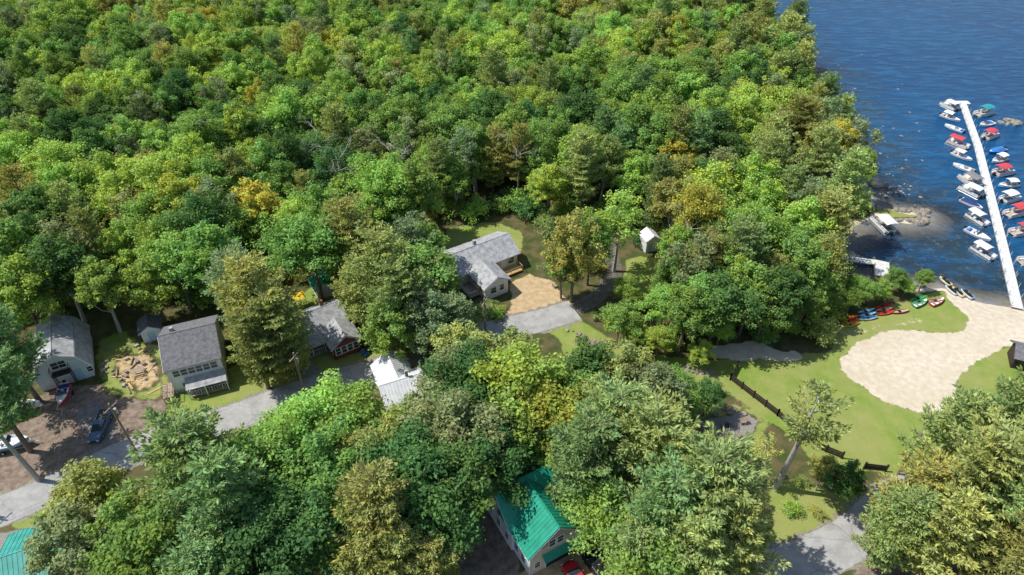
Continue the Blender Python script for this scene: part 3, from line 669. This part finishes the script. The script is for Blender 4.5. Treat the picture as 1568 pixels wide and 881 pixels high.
for x in (-4.5, -2.5, -.6): h.x.box(x-.05, x+.05, 2.15, 2.25, .5, 2.2, WHITE)
h.x.box(1.2, 1.7, 7.6, 8.1, 3.9, 5.6, M("brick_chimney", (.3, .12, .08), .9, .3, 5)); h.done()
h = House("green_roof_shed", P(493, 458), P(513, 451)); W = h.W
block(h.w, h.r, -.6, W, 0, 3.2, 2.2, .9, 'y', SIDW, RGREEN, .25, True, trim=WHITE); b = (-.6, W, 0, 3.2)
h.d.box(W*.4-.5, W*.4+.5, -.04, .02, .05, 1.9, WHITE); win(h.d, 'l', 1.5, 1, .6, .7, b); h.done()
h = House("cream_ranch_house", P(744, 461), P(778, 447)); W = h.W
block(h.w, h.r, 0, W, 0, 5.2, 2.9, 1.3, 'y', SIDW, RLIGHT, .4, trim=WHITE); b = (0, W, 0, 5.2)
win(h.d, 'f', W*.35, 1.1, 1.0, 1.1, b); win(h.d, 'f', W*.72, 1.1, .7, 1.1, b); win(h.d, 'l', 1.5, 1.1, 1, 1.1, b); win(h.d, 'l', 3.7, 1.1, .9, 1.1, b)
block(h.w, h.r, -1.8, 9.6, 5.22, 12, 3.0, 1.7, 'x', SIDC, RLIGHT, .45, trim=WHITE); b2 = (-1.8, 9.6, 5.22, 12)
win(h.d, 'f', 5.0, 1.1, 1.3, 1.2, b2); win(h.d, 'f', 8.3, 1.2, 1.1, 1.1, b2); h.d.box(6.2, 7.15, 5.14, 5.2, .3, 2.35, WHITE); win(h.d, 'r', 8.5, 1.2, 1.2, 1.1, b2)
deck(h.x, 5.6, 9.4, 3.2, 5.1, .5, YWOOD, True, YWOOD); deck(h.x, -2.2, -.2, 1.5, 5.0, .6, WOOD, True, WHITE)
h.x.box(3.0, 3.5, 8.9, 9.4, 4.2, 5.6, CONC); h.done()
h = House("white_roof_cottage", P(600, 650), P(660, 630)); W = h.W
block(h.w, h.r, 0, W, 0, 5.6, 3.1, 1.9, 'x', SIDW, RWHITE, .4, True, trim=WHITE); b = (0, W, 0, 5.6)
for c in (1.2, 3.0, 5.0): win(h.d, 'f', c, 1.2, .9, 1.1, b)
block(h.w, h.r, .3, 4.6, 3, 9.0, 2.9, 1.7, 'y', SIDW, RWHITE, .4, True, trim=WHITE)
h.x.box(3.4, 3.8, 2.9, 3.3, 4.6, 6.2, CONC); h.done()
h = House("green_roof_house", P(812, 848, 4.9), P(890, 806, 4.9)); W = h.W
block(h.w, h.r, 0, W, 0, 6.0, 4.9, 3.0, 'y', SIDW, RGREEN, .45, True, trim=WHITE)
block(h.w, h.r, -.25, W+.25, 3.7, 10.2, 5.0, 2.95, 'x', SIDW, RGREEN, .45, True, trim=WHITE); b = (0, W, 0, 6)
h.w.box(.05, W-.05, -.025, -.003, 0, 4.6, SIDT); h.w.extr([(.1, 4.62), (W-.1, 4.62), (W/2, 7.6)], 1, -.025, -.003, M("shake_siding", (.42, .39, .34), .8, .25, 5, stripes=(2, 5, .5)))
h.d.box(W*.32, W*.92, -.07, -.03, .05, 2.6, BLACK); h.d.box(W*.32-.12, W*.32, -.09, -.03, 0, 2.72, WHITE); h.d.box(W*.92, W*.92+.12, -.09, -.03, 0, 2.72, WHITE); h.d.box(W*.32-.12, W*.92+.12, -.092, -.03, 2.6, 2.74, WHITE)
h.r.slab([(W*.22, -.95, 2.85), (W+.1, -.95, 2.85), (W+.1, -.1, 3.25), (W*.22, -.1, 3.25)], 0, .09, RGREEN)
bb = (0, W, -.03, 6); win(h.d, 'f', W*.42, 4.2, .8, 1.2, bb); win(h.d, 'f', W*.58, 4.2, .8, 1.2, bb); win(h.d, 'f', W*.14, 1.2, .7, 1.1, bb)
for c in (1.4, 3.0): win(h.d, 'l', c, 1.1, .8, 1.2, b); win(h.d, 'l', c, 3.2, .8, 1.1, b)
b3 = (-.25, W+.25, 3.7, 10.2)
for c in (4.8, 6.8, 8.8): win(h.d, 'l', c, 1.1, .8, 1.2, b3); win(h.d, 'l', c, 3.3, .8, 1.1, b3); win(h.d, 'r', c, 3.3, .8, 1.1, b3)
h.x.tube([(W*.35, 7.4, 7), (W*.35, 7.4, 8.7)], .12, METAL, 8); h.x.tube([(W*.6, 8.4, 6.5), (W*.6, 8.4, 7.8)], .07, METAL, 8)
h.done()
h = House("teal_roof_cottage", P(25, 912, 3), P(95, 887, 3)); W = h.W
block(h.w, h.r, -1, W, 0, 8, 3, 1.8, 'x', SIDT, RTEAL, .45, True, trim=WHITE); b = (-1, W, 0, 8)
for c in (1, 3, 5): win(h.d, 'f', c, 1.1, .9, 1.1, b)
win(h.d, 'r', 2.5, 1.1, .9, 1.1, b); win(h.d, 'r', 5.5, 1.1, .9, 1.1, b); h.done()
h = House("beach_shed", P(1546, 563), P(1582, 572)); W = h.W
block(h.w, h.r, 0, W, 0, 3.4, 2.3, 1.0, 'x', DWOOD, RDARK, .4, trim=DWOOD); h.d.box(.6, 1.5, -.05, .02, .05, 2, BLACK); h.done()
h = House("white_shed", P(988, 388), P(1006, 384)); W = h.W
block(h.w, h.r, 0, W, 0, 2.6, 2.7, .8, 'y', WHITE, RWHITE, .2, trim=WHITE); h.d.box(.4, 1.2, -.05, .02, .05, 1.9, C_LBL); h.done()

# ------------------------------------------------------------------ docks
dock_px = [(1558, 472), (1546, 420), (1532, 362), (1514, 290), (1497, 222), (1474, 158)]
DK = [Vector((*P(u, v, -.05), 0)) for u, v in dock_px]
mb = MB()
for i in range(len(DK)-1):
    a, b = DK[i], DK[i+1]; L = (b-a).length; an = math.atan2((b-a).y, (b-a).x); Tm = Matrix.Translation(a) @ Matrix.Rotation(an, 4, 'Z'); n = int(L/.5)
    for k in range(n): mb.box(L*k/n+.015, L*(k+1)/n-.015, -.85, .85, -.1, -.02, DOCKM, Tm)
    mb.box(0, L, -.87, -.8, -.3, -.11, METAL, Tm); mb.box(0, L, .8, .87, -.3, -.11, METAL, Tm)
    for k in range(int(L/3)+1):
        for s in (-.95, .95): q = Tm @ Vector((min(k*3+.3, L), s, 0)); mb.tube([(q.x, q.y, -2.4), (q.x, q.y, .75)], .06, METAL, 5)
a = DK[-1]; mb.box(a.x-1.9, a.x+1.8, a.y-.6, a.y+1.2, -.1, -.015, DOCKM)
mb.obj("long_dock")
mb = MB()
for (u0, v0), (u1, v1), wd in (((1270, 393), (1342, 402), 1.4), ((1350, 400), (1350.5, 424), 2.4)):
    a, b = Vector((*P(u0, v0), 0)), Vector((*P(u1, v1), 0)); L = (b-a).length; Tm = Matrix.Translation(a) @ Matrix.Rotation(math.atan2((b-a).y, (b-a).x), 4, 'Z'); n = int(L/.4)
    z = .05 if wd < 2 else .04
    for k in range(n): mb.box(L*k/n+.01, L*(k+1)/n-.01, -wd/2, wd/2, z-.09, z, DOCKM, Tm)
    mb.box(0, L, -wd/2-.04, -wd/2-.005, z-.2, z-.02, DOCKM, Tm); mb.box(0, L, wd/2+.005, wd/2+.04, z-.2, z-.02, DOCKM, Tm)
    for k in range(int(L/2.5)+1):
        for s in (-wd/2-.1, wd/2+.1): q = Tm @ Vector((min(k*2.5, L), s, 0)); mb.tube([(q.x, q.y, -2), (q.x, q.y, .5)], .07, WOOD, 5)
mb.obj("small_dock")
# boats
def hull(mb, L, B, Hh, mat, inner, bowdeck=.25, cd=.45, double=False, n=13, zk=0.0):
    secs = []
    for i in range(n):
        s = i/(n-1)
        if double: wv = max(.03, math.sin(math.pi*s)**.75)
        else: wv = 1-max(0, (s-.45)/.55)**2.2; wv = max(.04, wv*(.9+.1*min(1, s*4)))
        hw = B/2*wv; sheer = Hh*(1+.22*max(0, s-.5)*2+(.15*abs(2*s-1)**2 if double else 0)); keel = zk+Hh*.5*max(0, (s-.8)/.2)**2*(.9)
        if double: keel = zk+Hh*.35*abs(2*s-1)**4
        c = cd if (.08 < s < 1-bowdeck) else .02
        x = -L/2+L*s
        secs.append([(x, -hw, sheer), (x, -hw*.86, keel+(sheer-keel)*.4), (x, 0, keel), (x, hw*.86, keel+(sheer-keel)*.4), (x, hw, sheer), (x, hw*.84, sheer+.02), (x, hw*.74, sheer-c), (x, -hw*.74, sheer-c), (x, -hw*.84, sheer+.02)])
    nn_ = 9; vs = [p for q in secs for p in q]; fo, fi = [], []
    for i in range(n-1):
        for k in range(nn_):
            f = (i*nn_+k, i*nn_+(k+1) % nn_, (i+1)*nn_+(k+1) % nn_, (i+1)*nn_+k); (fi if k in (5, 6, 7) else fo).append(f)
    fo.append(tuple(range(nn_))[::-1]); fo.append(tuple(range((n-1)*nn_, n*nn_)))
    mb.add(vs, fo, mat); mb.add(vs, fi, inner)
def canopy(mb, x0, x1, hw, z, mat, legs=True):
    n = 7; top = []
    for i in range(n+1):
        t = i/n; y = -hw+2*hw*t; zz = z+.22*math.sin(math.pi*t); top.append((y, zz))
    prof = top+[(y, zz-.04) for y, zz in top[::-1]]
    mb.extr(prof, 0, x0, x1, mat)
    if legs:
        for x in (x0+.2, x1-.2):
            for y in (-hw, hw): mb.tube([((x0+x1)/2+(x-(x0+x1)/2)*.35, y, .5), (x, y, z)], .025, METAL, 4)
def pontoon(can, L=5.4):
    mb = MB(); 
    for y in (-.85, .85): mb.tube([(-L/2, y, .1), (L/2-.7, y, .1), (L/2-.15, y, .16), (L/2, y, .25)], [.3, .3, .2, .03], METAL, 9)
    mb.box(-L/2+.1, L/2-.2, -1.2, 1.2, .42, .52, C_GRC if can is C_WHG else C_TANC)
    for x0, x1, y0, y1 in ((-L/2+.15, L/2-.3, -1.2, -1.15), (-L/2+.15, L/2-.3, 1.15, 1.2), (L/2-.33, L/2-.28, -1.1, -.45), (L/2-.33, L/2-.28, .45, 1.1), (-L/2+.15, -L/2+.2, -1.1, .4)):
        mb.box(x0, x1, y0, y1, .58, 1.12, C_WHG); mb.box(x0-.01, x1+.01, y0-.01, y1+.01, .8, .88, can)
        mb.box(x0-.015, x1+.015, y0-.015, y1+.015, 1.121, 1.16, METAL)
    for x0, x1, y0, y1 in ((-L/2+.3, -L/2+1.8, .55, 1.12), (.7, 2.2, .55, 1.12), (.9, 2.2, -1.12, -.55)):
        mb.box(x0, x1, y0, y1, .525, .85, C_WHG); mb.box(x0, x1, (y1-.15 if y0 > 0 else y0), (y1 if y0 > 0 else y0+.15), .86, 1.2, C_WHG)
    mb.box(-.6, -.1, -1.05, -.45, .525, 1.3, C_WHG); mb.tube([(-.7, -.75, 1.1), (-.78, -.75, 1.15)], .2, BLACK, 10)
    canopy(mb, -L/2+.3, .9, 1.2, 2.35, can)
    mb.box(-L/2-.35, -L/2+.05, -.2, .2, .1, 1.0, BLACK); return mb.mesh("pontoon_boat")
def runabout(hc, cv_, L=5.2, cover=False, bim=None):
    mb = MB(); hull(mb, L, 2.2, .85, hc, C_WHG, .3, .42)
    if cover:
        secs = []
        for s in np.linspace(.06, .93, 8):
            wv = 1-max(0, (s-.45)/.55)**2.2; hw = 1.1*wv*.92; x = -L/2+L*s; zz = .92+.4*math.sin(math.pi*min(1, s*1.1))
            secs.append([(x, -hw, .9), (x, -hw*.5, zz-.05), (x, 0, zz), (x, hw*.5, zz-.05), (x, hw, .9), (x, 0, .88)])
        mb.loft(secs, cv_)
    else:
        for x, y in ((-.4, -.5), (-.4, .5)): mb.box(x-.25, x+.25, y-.25, y+.25, .5, .85, C_WHG); mb.box(x-.27, x-.17, y-.25, y+.25, .855, 1.25, cv_)
        mb.box(-2.2, -1.7, -.8, .8, .5, .9, cv_)
        mb.slab([(.25, -.85, .9), (.25, .85, .9), (-.05, .75, 1.35), (-.05, -.75, 1.35)], 0, .03, GLASS)
        if bim: canopy(mb, -1.9, .5, 1.0, 2.0, bim)
    mb.box(-L/2-.4, -L/2-.05, -.2, .2, .25, 1.15, BLACK); mb.tube([(-L/2-.25, 0, -.3), (-L/2-.25, 0, .3)], .08, BLACK, 6)
    return mb.mesh("motor_boat")
BT = [("pontoon_boat", pontoon(c)) for c in (C_RCAN, C_TEAL, C_NAVY, C_TANC, C_GRC, C_WHG)]
RB = [("motor_boat", runabout(C_WHG, C_BCAN)), ("motor_boat", runabout(C_RED, C_RCAN, bim=C_RCAN)), ("motor_boat", runabout(C_WHG, C_NAVY, cover=True)), ("motor_boat", runabout(C_WHG, C_TANC, bim=C_WHG)), ("motor_boat", runabout(C_BLUE, C_BCAN, cover=True)), ("motor_boat", runabout(C_WHG, C_GRC, 5.0))]
def inst(nm, me, x, y, z, rot, s=1.0):
    o = bpy.data.objects.new(nm, me); scene.collection.objects.link(o); o.location = (x, y, z); o.rotation_euler[2] = rot; o.scale = (s, s, s); return o
left = [(166, 'p5'), (184, 'r3'), (200, 'r0'), (226, 'p0'), (244, 'r3'), (262, 'r5'), (282, 'p4'), (299, 'p5'), (318, 'r2'), (342, 'p5'), (366, 'r0'), (394, 'p5')]
right = [(170, 'p1'), (186, 'r0'), (204, 'p0'), (226, 'r4'), (240, 'r3'), (258, 'p0'), (277, 'r3'), (298, 'p5'), (320, 'p0'), (348, 'p0'), (392, 'p2')]
def dock_at(v):
    y = P(784, v)[1]
    for i in range(len(DK)-1):
        if DK[i].y <= y <= DK[i+1].y: t = (y-DK[i].y)/(DK[i+1].y-DK[i].y); return DK[i].lerp(DK[i+1], t), math.atan2((DK[i+1]-DK[i]).y, (DK[i+1]-DK[i]).x)
    return DK[-1], 1.8
for lst, sg in ((left, 1), (right, -1)):
    for v, k in lst:
        p, an = dock_at(v); nm, me = (BT if k[0] == 'p' else RB)[int(k[1])]
        sc = random.uniform(.82, .92); tilt = sg*random.uniform(.5, .95)
        dr = an+sg*math.pi/2-tilt; q = p+Vector((math.cos(an+sg*math.pi/2), math.sin(an+sg*math.pi/2), 0))*(1.5+2.3*sc/.8*math.cos(tilt)+.35)
        flip = random.random() < .5
        inst(nm, me, q.x, q.y, WL-.12 if k[0] == 'p' else WL-.2, dr+(math.pi if flip else 0)+random.uniform(-.05, .05), sc)
x, y = P(1351, 345); inst("pontoon_boat", BT[5][1], x, y, WL-.12, math.radians(100))
def kayak(c1, c2, L=3.6, B=.75, Hh=.34, cd=.12):
    mb = MB(); hull(mb, L, B, Hh, c1, c2, .1, cd, True); mb.box(-.3, .1, -B*.3, B*.3, Hh-cd, Hh+.05, BLACK); return mb.mesh("kayak")
KY = [kayak(C_YEL, C_ORANGE), kayak(C_ORANGE, C_RED), kayak(C_BLUE, C_LBL), kayak(C_WHG, C_BLUE), kayak(C_RED, C_TANC), kayak(C_GREEN, C_GREEN)]
for u, v, lst in ((1298, 494, (0, 1, 0)), (1326, 484, (3, 2, 2)), (1352, 476, (1, 4, 1)), (1374, 474, (4,)), (1404, 459, (5, 5)), (1428, 457, (4,))):
    x, y = P(u, v)
    for i, k in enumerate(lst): inst("kayak", KY[k], x+i*.15, y-.8+i*.85, .02, .25+random.uniform(-.08, .08), .95)
def rowboat(c1, c2): mb = MB(); hull(mb, 3.8, 1.4, .5, c1, c2, .12, .36); [mb.box(x-.14, x+.14, -.52, .52, .34, .38, WOOD) for x in (-1, .2)]; return mb.mesh("rowing_boat")
R1, R2 = rowboat(C_GREEN, C_WHG), rowboat(C_RED, C_WHG)
for u, v, m_ in ((1408, 466, R1), (1434, 464, R2)): x, y = P(u, v); inst("rowing_boat", m_, x, y, .03, .5, .85)
def jetski(c):
    mb = MB(); hull(mb, 2.9, 1.1, .55, C_WHG, c, .5, .12)
    mb.loft([[(x, -w_, .5), (x, -w_*.7, z), (x, w_*.7, z), (x, w_, .5)] for x, w_, z in ((-1.1, .22, .75), (-.6, .24, .85), (0, .2, .8), (.4, .3, 1.0), (.9, .25, .7))], BLACK)
    mb.tube([(.35, -.35, 1.1), (.45, 0, 1.05), (.35, .35, 1.1)], .03, BLACK, 5); return mb.mesh("jet_ski")
J = [jetski(C_YEL), jetski(C_TEAL), jetski(C_BLUE)]
for u, v, i in ((1447, 431, 0), (1456, 444, 1), (1466, 447, 0), (1480, 450, 2)): x, y = P(u, v); inst("jet_ski", J[i], x, y, -.3, 1.9, .85)
# rocks
mb = MB()
random.seed(5)
for i in range(420):
    u, v = random.uniform(1255, 1420), random.uniform(75, 315)
    x, y = P(u, v, WL); sd = float(sd_land(np.array([x]), np.array([y]))[0])
    if sd > -1.0 or random.random() > math.exp(sd/13): continue
    mb.rock((x, y, WL-random.uniform(.12, .32)), random.uniform(.2, .55), ROCK)
for i in range(80):
    t = random.random(); u = 1342+78*t; v = random.choice((315+8*t, 334+3*t))+random.uniform(-3, 3)
    x, y = P(u, v); mb.rock((x, y, WL+.12), random.uniform(.25, .6), ROCK)
for i in range(30): t = random.random(); x, y = P(1408+random.uniform(-4, 14), 318+22*t); mb.rock((x, y, WL+.15), random.uniform(.3, .7), ROCK)
for i in range(40):
    u, v = random.uniform(1335, 1395), random.uniform(285, 300); x, y = P(u, v, WL); mb.rock((x, y, WL-.12), random.uniform(.2, .45), ROCK)
for i in range(26): a = random.uniform(0, 6.28); r = random.uniform(0, 3.6); x, y = P(1557, 186); mb.rock((x+math.cos(a)*r*1.2, y+math.sin(a)*r*.6, WL+.05), random.uniform(.4, 1.0), ROCK)
for i in range(60):
    t = random.random(); x, y = P(1290+130*t, 418+16*t+random.uniform(-2, 3)); mb.rock((x, y, -.2), random.uniform(.2, .5), ROCK)
mb.obj("shore_rocks")
mb = MB()
for u0, v0, u1, v1, n in ((868, 505, 920, 530, 26), (925, 525, 1000, 548, 10), (775, 490, 760, 480, 14), (1100, 625, 1140, 632, 12), (1045, 565, 1095, 572, 22)):
    for i in range(n): t = random.random(); x, y = P(u0+(u1-u0)*t, v0+(v1-v0)*t+random.uniform(-4, 4)); mb.rock((x, y, .08), random.uniform(.2, .5), ROCK)
mb.obj("garden_boulders")
# ------------------------------------------------------------------ fence
def fence(pts, hh=1.3, mat=DWOOD):
    mb = MB(); pts = [Vector((*P(*q), 0)) for q in pts]
    for a, b in zip(pts[:-1], pts[1:]):
        L = (b-a).length; n = max(1, round(L/2.3)); s = (b-a)/n
        for i in range(n+1): q = a+s*i; mb.box(q.x-.1, q.x+.1, q.y-.1, q.y+.1, 0, hh+.1, mat)
        an = math.atan2((b-a).y, (b-a).x); Tm = Matrix.Translation(a) @ Matrix.Rotation(an, 4, 'Z')
        for z in (.15, .52, .9): mb.box(.1, L-.1, -.04, .04, z, z+.27, mat, Tm)
    mb.obj("rail_fence")
fence([(1128, 562), (1118, 582), (1190, 637), (1240, 682), (1288, 702)]); fence([(1322, 718), (1355, 722)])
x, y = P(1113, 652); mb = MB()
for i in range(14): a = i*6.283/14; mb.rock((x+math.cos(a)*.75, y+math.sin(a)*.75, .12), .22, ROCK)
mb.rock((x, y, .05), .45, BLACK, .3); mb.obj("fire_pit")
def chair(c):
    mb = MB(); mb.slab([(-.3, -.3, .38), (.3, -.3, .38), (.3, .3, .28), (-.3, .3, .28)], 0, .04, c)
    for i in range(5): mb.slab([(-.3+i*.122, .3, .3), (-.19+i*.122, .3, .3), (-.2+i*.13, .62, 1.05), (-.31+i*.13, .62, 1.05)], 0, .03, c)
    for s in (-.38, .33): mb.box(s, s+.06, -.35, .45, .56, .6, c); mb.box(s, s+.05, -.33, -.25, 0, .56, c); mb.box(s, s+.05, .35, .42, 0, .55, c)
    return mb.mesh("adirondack_chair")
CH = [chair(WHITE), chair(C_RED), chair(WOOD), chair(C_BLUE)]
for i, a in enumerate((.2, 1.2, 2.2, 3.3, 5.2)): inst("adirondack_chair", CH[2 if i != 3 else 0], x+math.cos(a)*2.2, y+math.sin(a)*2.2, 0, a-math.pi/2)
for u, v, r, i in ((745, 484, 1, 0), (850, 440, 2, 2), (560, 545, 1, 3), (280, 640, .3, 0)): xx, yy = P(u, v); inst("adirondack_chair", CH[i], xx, yy, 0, r)
# ------------------------------------------------------------------ vehicles
def wheel(mb, x, y, r=.36, w_=.24):
    mb.tube([(x, y-w_/2, r), (x, y+w_/2, r)], r, RUBBER, 14); mb.tube([(x, y-w_/2-.01, r), (x, y+w_/2+.01, r)], r*.55, METAL, 10)
def car(c, kind='car'):
    mb = MB(); hw = .93
    def sec(x, w_, z0, z1): return [(x, -w_, z0), (x, -w_, z1-.15), (x, -w_+.12, z1), (x, w_-.12, z1), (x, w_, z1-.15), (x, w_, z0)]
    L = 2.35 if kind == 'car' else 2.85
    mb.loft([sec(-L, hw-.12, .4, .78), sec(-L+.12, hw-.02, .3, .98), sec(-.9, hw, .28, 1.02), sec(.9, hw, .28, 1.0), sec(L-.35, hw-.04, .3, .9), sec(L, hw-.2, .4, .7)], c)
    a, b = (-1.9, 1.1) if kind == 'car' else (-.75, 1.25)
    cab = [sec(a, hw-.1, .95, 1.08), sec(a+.45 if kind == 'car' else a+.1, hw-.2, .95, 1.5), sec(b-.85, hw-.2, .95, 1.52), sec(b, hw-.12, .95, 1.05)]
    mb.loft(cab, GLASS)
    mb.loft([sec(a+.5 if kind == 'car' else a+.12, hw-.24, 1.40, 1.555), sec(b-.9, hw-.24, 1.40, 1.575)], c)
    if kind == 'truck':
        mb.box(-2.72, -.85, -.74, .74, 1.021, 1.03, BLACK)
        for y in (-.86, .78): mb.box(-2.75, -.82, y, y+.08, 1.0, 1.2, c)
        mb.box(-2.82, -2.74, -.86, .86, 1.0, 1.2, c); mb.box(-.86, -.78, -.86, .86, 1.0, 1.22, c)
    for x in (-L*.62, L*.62):
        for y in (-hw+.1, hw-.1): wheel(mb, x, y)
    for y in (-.62, .62): mb.box(L-.12, L+.01, y-.16, y+.16, .6, .74, WHITE); mb.box(-L-.01, -L+.1, y-.14, y+.14, .62, .76, C_RED)
    mb.box(L-.06, L+.015, -.42, .42, .45, .72, BLACK)
    for y in (-hw-.12, hw): mb.box(b-.75, b-.6, y, y+.12, 1.0, 1.14, c)
    return mb.mesh("parked_car")
CBL = paint("dark_blue_car_paint", (0.06, 0.12, 0.20), .5); CBK = paint("black_car_paint", (.015, .015, .018), .3)
x, y = P(156, 657); inst("pickup_truck", car(CBL, 'truck'), x, y, .015, math.radians(-84), .92)
x, y = P(915, 872); inst("parked_car", car(CBK), x, y, 0, math.radians(120))
x, y = P(884, 892); inst("parked_car", car(C_RED), x, y, 0, math.radians(118))
def trailer_boat(nm, u, v, rot, me, s=1.0):
    x, y = P(u, v); r = empty(nm, (x, y, 0), rot); o = inst("hull", me, 0, 0, .55, 0, s); o.parent = r
    mb = MB(); mb.box(-2.3, 2.2, -.75, -.67, .42, .5, METAL); mb.box(-2.3, 2.2, .67, .75, .42, .5, METAL); mb.box(2.0, 3.4, -.05, .05, .42, .5, METAL); mb.box(-2.3, -2.2, -.66, .66, .42, .5, METAL); mb.box(2.1, 2.2, -.66, .66, .42, .5, METAL)
    wheel(mb, -.8, -1.0, .3, .2); wheel(mb, -.8, 1.0, .3, .2); mb.obj("trailer", r)
trailer_boat("boat_on_trailer", 101, 612, math.radians(-70), runabout(C_RED, C_NAVY, 5.2), .85)
trailer_boat("boat_on_trailer", 20, 686, math.radians(15), runabout(C_LBL, C_WHG, 4.8))
trailer_boat("boat_on_trailer", 40, 632, math.radians(20), runabout(C_WHG, C_GRC, 4.6, cover=True))
# ------------------------------------------------------------------ yard things
mb = MB()
for i in range(40):
    u, v = random.uniform(155, 242), random.uniform(528, 600); x, y = P(u, v); an = random.uniform(0, 3.1); Tm = Matrix.Translation((x, y, 0)) @ Matrix.Rotation(an, 4, 'Z')
    k = i % 4
    if k == 0: mb.box(-1.2, 1.2, -.12, .12, .02, .1, YWOOD, Tm)
    elif k == 1: mb.rock((x, y, .15), .3, ROCK)
    elif k == 2: mb.tube([Tm @ Vector((-.8, 0, .15)), Tm @ Vector((.8, 0, .18))], .12, WOOD, 7)
    else: mb.box(-.3, .3, -.2, .2, .02, .4, random.choice((C_GRC, C_TANC, WOOD, CONC)), Tm)
mb.obj("scattered_lumber")
x, y = P(459, 470); mb = MB(); canopy(mb, -1.2, 1.2, 1.0, 2.2, C_YEL, False); [mb.tube([(a, b, 0), (a, b, 2.2)], .04, METAL, 5) for a in (-1.1, 1.1) for b in (-.95, .95)]; mb.obj("yellow_canopy", None, (x, y, 0), .5)
mb = MB(); mb.box(-.9, .9, -.38, .38, .7, .75, WOOD)
for s in (-1, 1): mb.box(-.9, .9, s*.75-.13, s*.75+.13, .42, .46, WOOD); mb.tube([(s*.6, -.8, 0), (s*.6, .3, .69)], .04, WOOD, 4); mb.tube([(s*.6, .8, 0), (s*.6, -.3, .69)], .04, WOOD, 4)
pt = mb.mesh("picnic_table")
for u, v, r in ((213, 572, .4), (582, 512, .9), (1060, 640, .5)): x, y = P(u, v); inst("picnic_table", pt, x, y, 0, r)
def pole(u, v, h_=9.5):
    x, y = P(u, v); mb = MB(); mb.tube([(0, 0, -.3), (0, 0, h_)], [.16, .11], WOOD, 8); mb.box(-1.1, 1.1, -.06, .06, h_-.8, h_-.68, WOOD)
    for q in (-1, 0, 1): mb.tube([(q, 0, h_-.68), (q, 0, h_-.45)], .05, CONC, 6)
    mb.tube([(.3, 0, h_-2.2), (.3, 0, h_-1.3)], .2, METAL, 9); mb.obj("utility_pole", None, (x, y, 0), 1.2); return Vector((x, y, h_-.5))
pp = [pole(-60, 790), pole(208, 690), pole(470, 612), pole(744, 528)]; pole(1374, 726)
mb = MB()
for a, b in zip(pp[:-1], pp[1:]):
    for o_ in (-.8, .8):
        pts = [a.lerp(b, t)+Vector((o_*.4, o_*.8, -1.0*4*t*(1-t))) for t in np.linspace(0, 1, 9)]; mb.tube(pts, .018, BLACK, 4)
mb.obj("power_lines")
print("trees", len(placed), "forest", len(forest.children), "under", len(under.children))
